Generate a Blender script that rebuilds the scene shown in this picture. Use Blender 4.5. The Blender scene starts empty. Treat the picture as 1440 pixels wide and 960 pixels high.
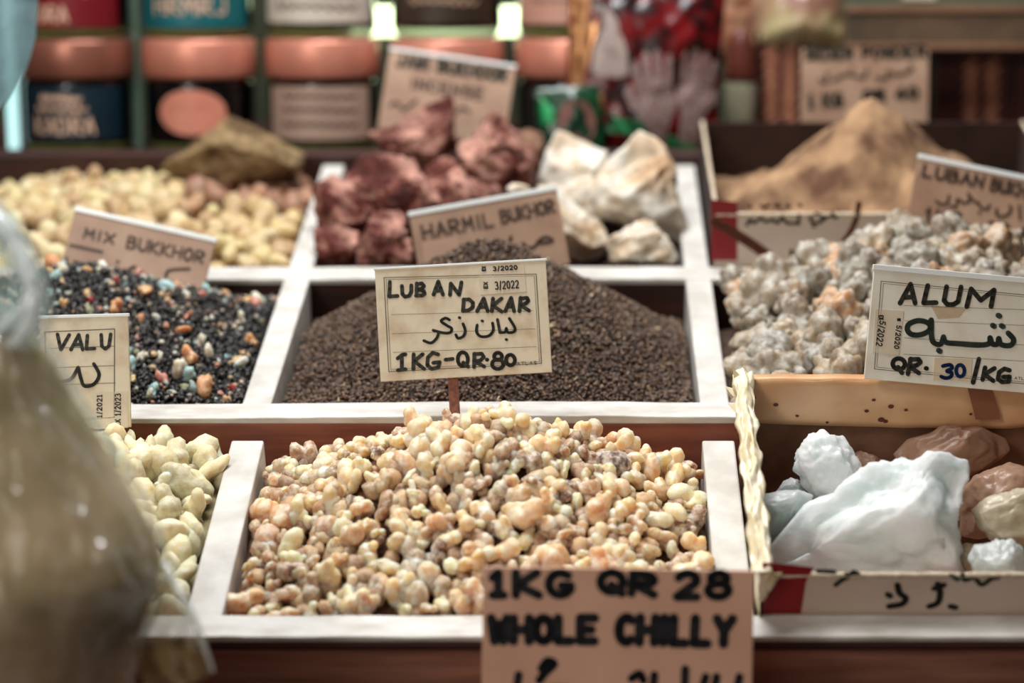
import bpy, math, random
import numpy as np
from mathutils import Vector, Matrix, noise as mnoise

rng = np.random.default_rng(7)
random.seed(7)
scene = bpy.context.scene
COL = scene.collection
rad = math.radians

# ------------------------------------------------------------------ camera
CAM = Vector((0.0, 0.0, 1.35))
PITCH, F, CX, CY = rad(10), 3000.0, 820.0, 480.0
FWD = Vector((0, math.cos(PITCH), -math.sin(PITCH)))
UP = Vector((0, math.sin(PITCH), math.cos(PITCH)))
RIGHT = Vector((1, 0, 0))
cd = bpy.data.cameras.new('camera'); cam = bpy.data.objects.new('camera', cd); COL.objects.link(cam)
cam.location = CAM; cam.rotation_euler = (rad(90) - PITCH, 0, 0)
cd.sensor_width = 36; cd.lens = F * 36 / 1440
cd.shift_x = -(CX - 720) / 1440.0
cd.clip_start = 0.05
cd.dof.use_dof = True; cd.dof.focus_distance = 1.222; cd.dof.aperture_fstop = 3.4
scene.camera = cam
# ------------------------------------------------------------------ light
w = bpy.data.worlds.new('world'); scene.world = w; w.use_nodes = True
w.node_tree.nodes['Background'].inputs[0].default_value = (1.0, 0.78, 0.64, 1)
w.node_tree.nodes['Background'].inputs[1].default_value = 0.08
def area(name, loc, target, size, energy, color):
    l = bpy.data.lights.new(name, 'AREA'); l.shape = 'RECTANGLE'; l.size, l.size_y = size
    l.energy = energy; l.color = color
    o = bpy.data.objects.new(name, l); COL.objects.link(o); o.location = loc
    o.rotation_euler = (Vector(target) - Vector(loc)).to_track_quat('-Z', 'Y').to_euler()
    return o
area('stall_lamp', (-0.15, 1.34, 2.2), (-0.05, 1.25, 1.05), (0.8, 0.3), 20, (0.98, 0.99, 1.0))
area('front_fill', (-0.8, -0.25, 1.7), (0.0, 1.2, 1.05), (1.2, 0.9), 5.0, (1.0, 0.95, 0.88))  # unseen fill added behind the camera to brighten the front faces
area('glint_light', (-0.75, 0.30, 1.85), (-0.1, 1.2, 1.1), (0.20, 0.20), 4.2, (1.0, 0.94, 0.86))  # unseen small light added so the bag film shows glints
scene.view_settings.view_transform = 'Standard'; scene.view_settings.look = 'None'
scene.view_settings.exposure = 0.0; scene.view_settings.gamma = 1
scene.view_settings.use_curve_mapping = False

# ------------------------------------------------------------------ helpers
def ray(px, py): return RIGHT * ((px - CX) / F) + UP * (-(py - CY) / F) + FWD
def pt(px, py, Z): return CAM + ray(px, py) * Z
def on_plane(px, py, P0, n):
    d = ray(px, py); return CAM + d * ((P0 - CAM).dot(n) / d.dot(n))
def lin(c):
    return tuple((x / 255 / 12.92 if x / 255 <= .04045 else ((x / 255 + .055) / 1.055) ** 2.4) for x in c) + (1.0,)

class Frame:
    def __init__(s, O, a):
        s.O = O; s.u = Vector((1, 0, 0)); s.v = Vector((0, math.cos(a), math.sin(a))); s.n = Vector((0, -math.sin(a), math.cos(a)))
    def P(s, u, v, h=0.0): return s.O + s.u * u + s.v * v + s.n * h
    def M(s): return Matrix(((s.u.x, s.v.x, s.n.x, s.O.x), (s.u.y, s.v.y, s.n.y, s.O.y), (s.u.z, s.v.z, s.n.z, s.O.z), (0, 0, 0, 1)))
def frame_from(O, X, Y, N):
    return Matrix(((X.x, Y.x, N.x, O.x), (X.y, Y.y, N.y, O.y), (X.z, Y.z, N.z, O.z), (0, 0, 0, 1)))
def ax0(P): return Vector((0, P.y, P.z))

MID = Frame(ax0(pt(820, 578, 1.27)), rad(14))
_back = ax0(pt(820, 604, 1.255))
FRO = Frame(_back - Vector((0, math.cos(rad(20)), math.sin(rad(20)))) * 0.188, rad(20))

class MB:
    """collects faces for one mesh"""
    def __init__(s): s.v = []; s.f = []
    def add(s, vs, fs):
        b = len(s.v); s.v += [tuple(x) for x in vs]; s.f += [tuple(b + i for i in f) for f in fs]
    def box(s, x0, x1, y0, y1, z0, z1, M=None):
        vs = [Vector((x, y, z)) for z in (z0, z1) for y in (y0, y1) for x in (x0, x1)]
        if M is not None: vs = [M @ p for p in vs]
        s.add(vs, [(0, 2, 3, 1), (4, 5, 7, 6), (0, 1, 5, 4), (2, 6, 7, 3), (0, 4, 6, 2), (1, 3, 7, 5)])
    def hexa(s, lo, hi):   # two quads, same winding (ccw seen from hi)
        s.add(list(lo) + list(hi), [(3, 2, 1, 0), (4, 5, 6, 7), (0, 1, 5, 4), (1, 2, 6, 5), (2, 3, 7, 6), (3, 0, 4, 7)])
    def tube(s, pts, r, n=10):
        pts = [Vector(p) for p in pts]; rs = r if isinstance(r, (list, tuple)) else [r] * len(pts)
        t = (pts[1] - pts[0]).normalized(); a = t.orthogonal().normalized(); rings = []
        for i, p in enumerate(pts):
            t = (pts[min(i + 1, len(pts) - 1)] - pts[max(i - 1, 0)]).normalized()
            a = (a - t * a.dot(t)).normalized(); b = t.cross(a)
            rings.append([p + (a * math.cos(2 * math.pi * k / n) + b * math.sin(2 * math.pi * k / n)) * rs[i] for k in range(n)])
        vs = [q for R in rings for q in R]; fs = []
        for i in range(len(pts) - 1):
            for k in range(n): fs.append((i * n + k, i * n + (k + 1) % n, (i + 1) * n + (k + 1) % n, (i + 1) * n + k))
        fs.append(tuple(range(n - 1, -1, -1))); fs.append(tuple(range((len(pts) - 1) * n, len(pts) * n)))
        s.add(vs, fs)
    def lathe(s, prof, n=48, M=None):
        vs = []; fs = []
        for (r, z) in prof:
            for k in range(n):
                p = Vector((r * math.cos(2 * math.pi * k / n), r * math.sin(2 * math.pi * k / n), z)); vs.append(M @ p if M is not None else p)
        for i in range(len(prof) - 1):
            for k in range(n): fs.append((i * n + k, i * n + (k + 1) % n, (i + 1) * n + (k + 1) % n, (i + 1) * n + k))
        fs.append(tuple(range(n - 1, -1, -1))); fs.append(tuple(range((len(prof) - 1) * n, len(prof) * n)))
        s.add(vs, fs)
    def grid(s, nu, nv, fn):
        vs = [fn(i / nu, j / nv) for j in range(nv + 1) for i in range(nu + 1)]
        fs = [(j * (nu + 1) + i, j * (nu + 1) + i + 1, (j + 1) * (nu + 1) + i + 1, (j + 1) * (nu + 1) + i) for j in range(nv) for i in range(nu)]
        s.add(vs, fs)
    def strokes(s, sts, width, fn, z=0.0004, n=10):
        for si, st in enumerate(sts):
            zz = z + 0.00003 * (si % 5)
            pp = [Vector((p[0], p[1])) for p in st]
            q = [pp[0]]
            for a, b in zip(pp, pp[1:]):
                m = max(1, int((b - a).length / (width * 1.5)))
                q += [a + (b - a) * (k / m) for k in range(1, m + 1)]
            for a, b in zip(q, q[1:]):
                d = b - a
                if d.length < 1e-9: continue
                d = Vector((-d.y, d.x)).normalized() * width / 2
                s.add([fn(x.x, x.y, zz) for x in (a - d, b - d, b + d, a + d)], [(0, 1, 2, 3)])
            for p in q:
                s.add([fn(p.x + width / 2 * math.cos(2 * math.pi * k / n), p.y + width / 2 * math.sin(2 * math.pi * k / n), zz) for k in range(n)], [tuple(range(n))])
    def build(s, name, mat, parent=None, smooth=False, bevel=0, seg=2, inv=None):
        vs = s.v
        if inv is not None: vs = [tuple(inv @ Vector(p)) for p in vs]
        me = bpy.data.meshes.new(name); me.from_pydata(vs, [], s.f); me.update()
        return link(name, me, mat, parent, smooth, bevel, seg)
def link(name, me, mat, parent=None, smooth=False, bevel=0, seg=2):
    for m in (mat if isinstance(mat, (list, tuple)) else [mat]): me.materials.append(m)
    if smooth: me.polygons.foreach_set('use_smooth', [True] * len(me.polygons))
    o = bpy.data.objects.new(name, me); COL.objects.link(o)
    if parent is not None: o.parent = parent
    if bevel:
        b = o.modifiers.new('bevel', 'BEVEL'); b.width = bevel; b.segments = seg; b.limit_method = 'ANGLE'
    return o
def tag(o, label, cat, group=None, kind=None):
    o['label'] = label; o['category'] = cat
    if group: o['group'] = group
    if kind: o['kind'] = kind
    return o
def thing(name, label, cat, M=None, group=None):
    o = bpy.data.objects.new(name, None); COL.objects.link(o); o.empty_display_size = .02
    if M is not None: o.matrix_world = M if isinstance(M, Matrix) else Matrix.Translation(M)
    return tag(o, label, cat, group)
def fast_mesh(name, verts, faces, mat, parent=None, smooth=True):
    verts = np.asarray(verts, dtype=np.float32); faces = np.asarray(faces, dtype=np.int32)
    me = bpy.data.meshes.new(name); k = faces.shape[1]
    me.vertices.add(len(verts)); me.vertices.foreach_set('co', verts.ravel())
    me.loops.add(faces.size); me.loops.foreach_set('vertex_index', faces.ravel())
    me.polygons.add(len(faces)); me.polygons.foreach_set('loop_start', np.arange(0, faces.size, k, dtype=np.int32))
    me.polygons.foreach_set('loop_total', np.full(len(faces), k, dtype=np.int32))
    me.update(calc_edges=True)
    return link(name, me, mat, parent, smooth)

# ------------------------------------------------------------------ materials
def new_mat(name):
    m = bpy.data.materials.new(name); m.use_nodes = True
    return m, m.node_tree, m.node_tree.nodes['Principled BSDF']
def N(nt, t, **kw):
    n = nt.nodes.new(t)
    for k, v in kw.items():
        if k in n.inputs: n.inputs[k].default_value = v
        else: setattr(n, k, v)
    return n
def ramp(nt, cols, fac, interp='LINEAR'):
    r = nt.nodes.new('ShaderNodeValToRGB'); r.color_ramp.interpolation = interp
    e = r.color_ramp.elements
    while len(e) < len(cols): e.new(0.5)
    for i, (p, c) in enumerate(cols): e[i].position = p; e[i].color = c if len(c) == 4 else lin(c)
    nt.links.new(fac, r.inputs[0]); return r
def coords(nt, rnd=False):
    tc = N(nt, 'ShaderNodeTexCoord')
    if not rnd: return tc.outputs['Object']
    oi = N(nt, 'ShaderNodeObjectInfo'); mul = N(nt, 'ShaderNodeMath', operation='MULTIPLY'); mul.inputs[1].default_value = 37
    nt.links.new(oi.outputs['Random'], mul.inputs[0])
    a = N(nt, 'ShaderNodeVectorMath', operation='ADD'); nt.links.new(tc.outputs['Object'], a.inputs[0]); nt.links.new(mul.outputs[0], a.inputs[1])
    return a.outputs[0]
def mixc(nt, fac, a, b, mode='MIX'):
    m = N(nt, 'ShaderNodeMix', data_type='RGBA', blend_type=mode)
    for sock, v in ((m.inputs[0], fac), (m.inputs[6], a), (m.inputs[7], b)):
        if isinstance(v, bpy.types.NodeSocket): nt.links.new(v, sock)
        else: sock.default_value = v
    return m.outputs[2]
def bump(nt, p, h, strength, dist):
    b = N(nt, 'ShaderNodeBump', Strength=strength, Distance=dist); nt.links.new(h, b.inputs['Height']); nt.links.new(b.outputs[0], p.inputs['Normal'])
def solid(name, c1, c2=None, rough=.6, scale=60, bstr=0, stretch=None, metal=0, spec=.5, detail=4, lo=.35, hi=.65):
    m, nt, p = new_mat(name)
    p.inputs['Roughness'].default_value = rough; p.inputs['Metallic'].default_value = metal; p.inputs['Specular IOR Level'].default_value = spec
    p.inputs['Base Color'].default_value = lin(c1)
    if c2:
        co = coords(nt)
        if stretch:
            mp = N(nt, 'ShaderNodeMapping'); mp.inputs['Scale'].default_value = stretch; nt.links.new(co, mp.inputs[0]); co = mp.outputs[0]
        n = N(nt, 'ShaderNodeTexNoise', Scale=scale, Detail=detail); nt.links.new(co, n.inputs['Vector'])
        r = ramp(nt, [(lo, c1), (hi, c2)], n.outputs['Fac']); nt.links.new(r.outputs[0], p.inputs['Base Color'])
        if bstr: bump(nt, p, n.outputs['Fac'], bstr, .002)
    return m
def resin(name, cols, island=False, dust=(225, 222, 212), dust_amt=.5, sss=.5, rough=.5, radius=(.012, .006, .003), bstr=.5, scale=None, interp='LINEAR', trans=0, dirt=(90, 60, 40), dirt_amt=.35):
    m, nt, p = new_mat(name)
    co = coords(nt, not island)
    scale = scale or (260 if island else 2.6)
    if island: rnd = N(nt, 'ShaderNodeNewGeometry').outputs['Random Per Island']
    else: rnd = N(nt, 'ShaderNodeObjectInfo').outputs['Random']
    r = ramp(nt, [(i / max(1, len(cols) - 1) if interp == 'LINEAR' else i / len(cols), c) for i, c in enumerate(cols)], rnd, interp)
    n1 = N(nt, 'ShaderNodeTexNoise', Scale=scale, Detail=6, Roughness=.65); nt.links.new(co, n1.inputs['Vector'])
    n2 = N(nt, 'ShaderNodeTexNoise', Scale=scale * .6, Detail=3); nt.links.new(co, n2.inputs['Vector'])
    d = ramp(nt, [(.42, (0, 0, 0, 1)), (.68, (dust_amt,) * 3 + (1,))], n1.outputs['Fac'])
    dd = ramp(nt, [(.30, (dirt_amt,) * 3 + (1,)), (.45, (0, 0, 0, 1))], n2.outputs['Fac'])
    c = mixc(nt, d.outputs[0], r.outputs[0], lin(dust)); c = mixc(nt, dd.outputs[0], c, lin(dirt))
    nt.links.new(c, p.inputs['Base Color'])
    p.inputs['Roughness'].default_value = rough; p.inputs['Subsurface Weight'].default_value = sss
    p.inputs['Subsurface Radius'].default_value = radius; p.inputs['Subsurface Scale'].default_value = 1.0
    p.inputs['Transmission Weight'].default_value = trans
    bump(nt, p, n1.outputs['Fac'], bstr, .0025)
    return m
def emit(name, c, s):
    m, nt, p = new_mat(name); p.inputs['Emission Color'].default_value = lin(c); p.inputs['Emission Strength'].default_value = s; p.inputs['Base Color'].default_value = lin(c)
    return m
def film(name, tint, fac=.25, rough=.12, edge=.6, gloss=1.45, wr=.5, stretch=(1, 1, 1)):
    m, nt, p = new_mat(name)
    p.inputs['Base Color'].default_value = lin(tint); p.inputs['Roughness'].default_value = .4; p.inputs['Specular IOR Level'].default_value = .2
    t = N(nt, 'ShaderNodeBsdfTransparent'); t.inputs[0].default_value = (.96, .98, .97, 1)
    lw = N(nt, 'ShaderNodeLayerWeight', Blend=.35)
    r = ramp(nt, [(0, (fac,) * 3 + (1,)), (1, (min(1, fac + edge),) * 3 + (1,))], lw.outputs['Facing'])
    mx = N(nt, 'ShaderNodeMixShader'); nt.links.new(r.outputs[0], mx.inputs[0]); nt.links.new(t.outputs[0], mx.inputs[1])
    tl = N(nt, 'ShaderNodeBsdfTranslucent'); tl.inputs[0].default_value = lin(tint); ml = N(nt, 'ShaderNodeMixShader'); ml.inputs[0].default_value = .5
    nt.links.new(p.outputs[0], ml.inputs[1]); nt.links.new(tl.outputs[0], ml.inputs[2]); nt.links.new(ml.outputs[0], mx.inputs[2])
    g = N(nt, 'ShaderNodeBsdfAnisotropic', Roughness=rough); fr = N(nt, 'ShaderNodeFresnel', IOR=gloss)
    mp = N(nt, 'ShaderNodeMapping'); mp.inputs['Scale'].default_value = stretch; mp.inputs['Rotation'].default_value = (0, rad(32), 0); nt.links.new(coords(nt), mp.inputs[0])
    n = N(nt, 'ShaderNodeTexNoise', Scale=38, Detail=2); nt.links.new(mp.outputs[0], n.inputs['Vector'])
    b = N(nt, 'ShaderNodeBump', Strength=wr, Distance=.02); nt.links.new(n.outputs['Fac'], b.inputs['Height'])
    for q in (g, p, fr): nt.links.new(b.outputs[0], q.inputs['Normal'])
    mn = N(nt, 'ShaderNodeMath', operation='MINIMUM'); mn.inputs[1].default_value = .13; nt.links.new(fr.outputs[0], mn.inputs[0])
    mg = N(nt, 'ShaderNodeMixShader'); nt.links.new(mn.outputs[0], mg.inputs[0]); nt.links.new(mx.outputs[0], mg.inputs[1]); nt.links.new(g.outputs[0], mg.inputs[2])
    nt.links.new(mg.outputs[0], nt.nodes['Material Output'].inputs[0]); return m

M_pale = solid('worn_white_wood', (220, 217, 211), (192, 187, 178), .6, 46, .3, (1, 1, 1), detail=8)
M_rail = solid('worn_white_strip', (222, 220, 214), (184, 176, 164), .55, 36, .4, (1, 3, 3), lo=.35, hi=.75, detail=8)
M_wood = solid('red_brown_wood', (146, 84, 64), (112, 60, 46), .5, 14, .35, (1, 9, 9))
M_wood_dk = solid('dark_red_wood', (70, 36, 30), (48, 24, 20), .6, 14, .3, (1, 8, 8))
M_paper = solid('cream_card', (228, 216, 190), (190, 160, 126), .45, 60, 0, lo=.46, hi=.80, detail=9)
M_paper_tan = solid('tan_card', (184, 152, 128), (160, 126, 104), .4, 26, 0)
M_edge = solid('lit_sleeve_edge', (240, 244, 242), rough=.2)  # light caught along the sleeve's top edge, put in as a white strip
M_ink = solid('black_marker', (34, 34, 28), (52, 50, 40), .5, 300)
M_ink_soft = solid('faded_marker', (74, 56, 46), (92, 70, 58), .5, 200)
M_ink_blue = solid('blue_marker', (8, 50, 100), rough=.5)
M_print = solid('grey_print', (122, 116, 98), rough=.6)
M_sticker = solid('date_sticker', (226, 214, 192), (214, 198, 172), .5, 50)
M_stick = solid('stick_wood', (150, 96, 74), (118, 70, 54), .6, 60, .2, (6, 6, 1))

# ------------------------------------------------------------------ stroke lettering
def arc(cx, cy, rx, ry, a0, a1, n=10): return [(cx + rx * math.cos(rad(a0 + (a1 - a0) * i / n)), cy + ry * math.sin(rad(a0 + (a1 - a0) * i / n))) for i in range(n + 1)]
FONT = {
 'A': [[(0, 0), (.5, 1), (1, 0)], [(.2, .35), (.8, .35)]],
 'B': [[(0, 0), (0, 1)], [(0, 1)] + arc(.45, .77, .42, .23, 90, -90, 6) + [(0, .54)] + arc(.5, .27, .48, .27, 90, -90, 6) + [(0, 0)]],
 'C': [arc(.55, .5, .5, .5, 50, 310)], 'D': [[(0, 0), (0, 1)] + arc(.4, .5, .58, .5, 90, -90) + [(0, 0)]],
 'E': [[(.9, 1), (0, 1), (0, 0), (.9, 0)], [(0, .5), (.7, .5)]],
 'G': [arc(.5, .5, .5, .5, 50, 330) + [(.95, .42), (.55, .42)]],
 'H': [[(0, 0), (0, 1)], [(1, 0), (1, 1)], [(0, .5), (1, .5)]], 'I': [[(.5, 0), (.5, 1)]],
 'J': [[(.8, 1), (.8, .25)] + arc(.45, .25, .35, .25, 0, -160, 6)],
 'K': [[(0, 0), (0, 1)], [(.9, 1), (.05, .45), (1, 0)]], 'L': [[(0, 1), (0, 0), (.85, 0)]],
 'M': [[(0, 0), (.08, 1), (.5, .35), (.92, 1), (1, 0)]], 'N': [[(0, 0), (.05, 1), (.92, 0), (1, 1)]],
 'O': [arc(.5, .5, .5, .5, 90, 450, 16)], 'P': [[(0, 0), (0, 1)] + arc(.5, .74, .45, .26, 90, -90, 6) + [(0, .48)]],
 'Q': [arc(.5, .5, .5, .5, 90, 450, 16), [(.5, .35), (1, -.05)]],
 'R': [[(0, 0), (0, 1)] + arc(.5, .75, .45, .25, 90, -90, 6) + [(.05, .5), (1, 0)]],
 'S': [arc(.5, .75, .42, .25, 40, 270, 8) + arc(.5, .25, .45, .25, 90, -140, 8)],
 'T': [[(0, 1), (1, 1)], [(.5, 1), (.5, 0)]],
 'U': [[(0, 1), (0, .35)] + arc(.5, .35, .5, .35, 180, 360, 8) + [(1, 1)]], 'V': [[(0, 1), (.5, 0), (1, 1)]],
 'W': [[(0, 1), (.22, 0), (.5, .75), (.78, 0), (1, 1)]], 'X': [[(0, 0), (1, 1)], [(0, 1), (1, 0)]], 'Y': [[(0, 1), (.5, .5), (1, 1)], [(.5, .5), (.5, 0)]],
 '0': [arc(.5, .5, .45, .5, 90, 450, 16)], '1': [[(.15, .78), (.5, 1), (.5, 0)], [(.15, 0), (.85, 0)]],
 '2': [arc(.5, .72, .42, .28, 160, -30, 8) + [(.05, 0), (.95, 0)]],
 '3': [arc(.45, .75, .42, .25, 140, -80, 8) + arc(.45, .26, .48, .27, 80, -140, 8)],
 '4': [[(.7, 0), (.7, 1), (.02, .32), (1, .32)]],
 '5': [[(.9, 1), (.2, 1), (.12, .55)] + arc(.45, .3, .46, .3, 110, -150, 9)],
 '8': [arc(.5, .77, .36, .23, -90, 270, 14), arc(.5, .28, .47, .28, 90, 450, 14)],
 '/': [[(.15, -.1), (.85, 1.05)]], '.': [[(.4, .35), (.5, .35)]], '-': [[(.1, .5), (.9, .55)], [(.3, .28), (.8, .33)]], ' ': [],
}
NARROW = {'I': .35, '.': .45, '1': .7, ' ': .5, '/': .6, '-': .7}
def word(s, bl, br, h, slant=0.0, gap=.42):
    """strokes of s on a baseline bl->br (y down), letter height h, in source units"""
    ws = [NARROW.get(c, 1.0) for c in s]; tot = sum(ws) + gap * (len(s) - 1)
    bx = Vector(br) - Vector(bl); ux = bx / tot; e = bx.normalized(); up = Vector((e.y, -e.x)); up = up + e * slant
    out = []; x = 0
    for c, cw in zip(s, ws):
        for st in FONT[c]: out.append([tuple(Vector(bl) + ux * (x + p[0] * cw) + up * (p[1] * h)) for p in st])
        x += cw + gap
    return out
def homography(src, dst):
    A = []; b = []
    for (x, y), (X, Y) in zip(src, dst):
        A.append([x, y, 1, 0, 0, 0, -X * x, -X * y]); b.append(X); A.append([0, 0, 0, x, y, 1, -Y * x, -Y * y]); b.append(Y)
    hh = np.linalg.solve(np.array(A, float), np.array(b, float)); H = np.append(hh, 1).reshape(3, 3)
    def f(p):
        q = H @ np.array([p[0], p[1], 1.0]); return (q[0] / q[2], q[1] / q[2])
    return f
def curve(pts, n=5):
    """smooth a traced pen path"""
    if len(pts) < 3: return pts
    P = [pts[0]] + list(pts) + [pts[-1]]; out = []
    for i in range(1, len(P) - 2):
        p0, p1, p2, p3 = [np.array(P[k], float) for k in (i - 1, i, i + 1, i + 2)]
        for k in range(n):
            t = k / n; out.append(tuple(.5 * ((2 * p1) + (-p0 + p2) * t + (2 * p0 - 5 * p1 + 4 * p2 - p3) * t * t + (-p0 + 3 * p1 - 3 * p2 + p3) * t ** 3)))
    out.append(tuple(pts[-1])); return out

class Card:
    """a price card standing on its own plane; corners give size and tilt, local x right, y up, z to the viewer"""
    def __init__(s, label, c, Z, lean, paper, group='handwritten price cards', yaw=0, thick=.0022, edge=.004):
        n = Vector((math.sin(yaw), -math.cos(lean) * math.cos(yaw), math.sin(lean))).normalized()
        ctr = pt(sum(p[0] for p in c) / 4, sum(p[1] for p in c) / 4, Z)
        TL, TR, BR, BL = [on_plane(p[0], p[1], ctr, n) for p in c]
        X = ((TR - TL) + (BR - BL)).normalized(); Y = n.cross(X).normalized()
        s.w = ((TR - TL).length + (BR - BL).length) / 2; s.h = ((TL - BL).dot(Y) + (TR - BR).dot(Y)) / 2
        mid = (TL + TR + BR + BL) / 4
        s.M = frame_from(mid - Y * s.h / 2, X, Y, n)
        s.root = thing('price_card', label, 'price card', s.M, group)
        b = MB(); b.box(-s.w / 2, s.w / 2, 0, s.h, -thick, 0); b.build('card', paper, s.root, bevel=.0004)
        if edge:
            e = MB(); e.box(-s.w / 2 - .0006, s.w / 2 + .0006, s.h - edge * .3, s.h + edge * .35, -thick * 1.25, .0006); e.build('sleeve_edge', M_edge, s.root, bevel=.0003)
        s.hm = None
    def src(s, TL, TR, BR, BL):
        s.hm = homography([TL, TR, BR, BL], [(-s.w / 2, s.h), (s.w / 2, s.h), (s.w / 2, 0), (-s.w / 2, 0)]); s.sc = s.w / (Vector(TR) - Vector(TL)).length; return s
    def mapped(s, sts): return [[s.hm(p) for p in st] for st in sts]
    def ink(s, sts, width, mat, name='lettering', z=.0003, parent=None):
        m = MB(); m.strokes(s.mapped(sts), width * s.sc, lambda x, y, zz: Vector((x, y, zz)), z); return m.build(name, mat, parent or s.root)
    def quad(s, q, mat, name, z=.0002):
        p = [s.hm(x) for x in q]; m = MB()
        lo = [Vector((x, y, 0.00002)) for x, y in reversed(p)]; hi = [Vector((x, y, z)) for x, y in reversed(p)]
        m.hexa(lo, hi); return m.build(name, mat, s.root)
    def stick(s, x, length, r=.003, back=.0035):
        m = MB(); m.box(x - r, x + r, -length, s.h * .4, -back - .002, -back + .001); return m.build('stick', M_stick, s.root, bevel=.0006)

# ------------------------------------------------------------------ the stall: wooden trays
XL, XR = -0.196, 0.079           # the two dividers in view
X0, X1 = -0.471, 0.354           # outer sides
def tray_part(root, name, mat, fr, boxes, bevel=.0015, inv=None):
    m = MB()
    for b in boxes: m.box(*b, M=fr.M())
    return m.build(name, mat, root, bevel=bevel, inv=inv)
up_M = Matrix.Translation(MID.P(0, .22, -.07)); up_I = up_M.inverted()
upper = thing('wooden_tray', 'upper wooden tray with two rows of bins behind the bright front row', 'tray', up_M)
tray_part(upper, 'front_board', M_wood, MID, [(X0, X1, -.010, .008, -.085, -.003)], inv=up_I)
# front rail strip bows slightly, as worn timber does
def rail_strip(root, fr, v0, v1, inv, bow=0.0, th=.004, name='rail_strip', seed=0):
    m = MB(); n = 60
    ring = []
    for i in range(n + 1):
        x = X0 + (X1 - X0) * i / n
        b = bow * math.exp(-((x + .03) / .14) ** 2) + .0006 * mnoise.noise(Vector((x * 30, seed, 0)))
        ring += [fr.P(x, v0, -th), fr.P(x, v1, -th), fr.P(x, v1, b + .0005), fr.P(x, v0, b + .0004 * mnoise.noise(Vector((x * 80, seed, 4))))]
    fs = []
    for i in range(n):
        for k in range(4): fs.append((i * 4 + k, (i + 1) * 4 + k, (i + 1) * 4 + (k + 1) % 4, i * 4 + (k + 1) % 4))
    fs += [(0, 1, 2, 3), (n * 4 + 3, n * 4 + 2, n * 4 + 1, n * 4)]
    m.add(ring, fs); return m.build(name, M_rail, root, bevel=.0008, inv=inv)
rail_strip(upper, MID, -.010, .009, up_I, .002, .0035, seed=1)
tray_part(upper, 'middle_board', M_wood_dk, MID, [(X0, X1, .209, .225, -.07, -.003)], inv=up_I)
rail_strip(upper, MID, .207, .228, up_I, .0005, .004, seed=2)
tray_part(upper, 'back_board', M_wood_dk, MID, [(X0, X1, .444, .458, -.07, .008)], inv=up_I)
tray_part(upper, 'bottom_board', M_wood_dk, MID, [(X0, X1, .008, .444, -.07, -.064)], inv=up_I)
for x in (X0, X1): tray_part(upper, 'side_board', M_pale, MID, [(x - .008, x + .008, -.008, .452, -.069, .001)], inv=up_I)
for x in (XL, XR):
    tray_part(upper, 'divider', M_pale, MID, [(x - .0088, x + .0088, .009, .208, -.064, -.0005)], .0012, inv=up_I)
    tray_part(upper, 'divider', M_pale, MID, [(x - .0085, x + .0085, .226, .444, -.064, -.0005)], .0012, inv=up_I)
lo_M = Matrix.Translation(FRO.P(0, .09, -.065)); lo_I = lo_M.inverted()
lower = thing('wooden_tray', 'front wooden tray with red-brown front board and pale rim nearest the viewer', 'tray', lo_M)
rail_strip(lower, FRO, -.0085, .009, lo_I, 0.0, .0035, seed=3)
tray_part(lower, 'front_board', solid('front_wood', (176, 124, 102), (138, 92, 74), .55, 12, .35, (1, 9, 9)), FRO, [(X0, X1, -.007, .007, -.10, -.006)], inv=lo_I)
tray_part(lower, 'front_moulding', M_wood_dk, FRO, [(X0, X1, -.0092, -.007, -.0085, -.004)], inv=lo_I)
tray_part(lower, 'bottom_board', M_wood_dk, FRO, [(X0, X1, .007, .178, -.062, -.056)], inv=lo_I)
for x in (X0, X1): tray_part(lower, 'side_board', M_pale, FRO, [(x - .008, x + .008, -.005, .178, -.07, .001)], inv=lo_I)
for x in (XL, XR): tray_part(lower, 'divider', M_pale, FRO, [(x - .0095, x + .0095, .008, .178, -.056, -.0008)], .0012, inv=lo_I)

# counter below, ledge in front, shelf and wall behind
zc = FRO.P(0, 0, -.10).z
m = MB(); y0 = FRO.P(0, -.007, 0).y + .03
m.box(X0 - .05, X1 + .05, y0, 2.3, 0, zc - .002)
counter = m.build('stall_counter', M_wood_dk); tag(counter, 'dark wooden stall counter under the spice trays', 'counter')
counter.location = (0, 0, 0)
m = MB(); m.box(X0 - .05, X1 + .05, 0.78, FRO.P(0, -.02, 0).y, 0, pt(0, 1112, .965).z - .0045); m.build('front_ledge', M_wood_dk, counter)
m = MB()
for x in (-.40, -.06, .28): m.box(x - .015, x + .015, y0 + .2, y0 + .23, zc - .002, MID.P(0, .02, -.085).z + .008)
m.build('riser', M_wood_dk, counter)
ZS = pt(115, 219, 1.735).z
SHELF_Y = MID.P(0, .460, 0).y + .016
m = MB(); m.box(-1.1, .9, SHELF_Y, 2.12, ZS - .018, ZS); sh = m.build('display_shelf', M_wood_dk, bevel=.002); tag(sh, 'dark wooden shelf carrying the stacked jars', 'shelf')
m = MB(); m.box(-1.6, 1.6, 2.13, 2.18, 0, 2.6); wl = m.build('wall_back', solid('back_wall', (54, 60, 38), (40, 46, 30), .6, 8)); wl['kind'] = 'structure'

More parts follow.
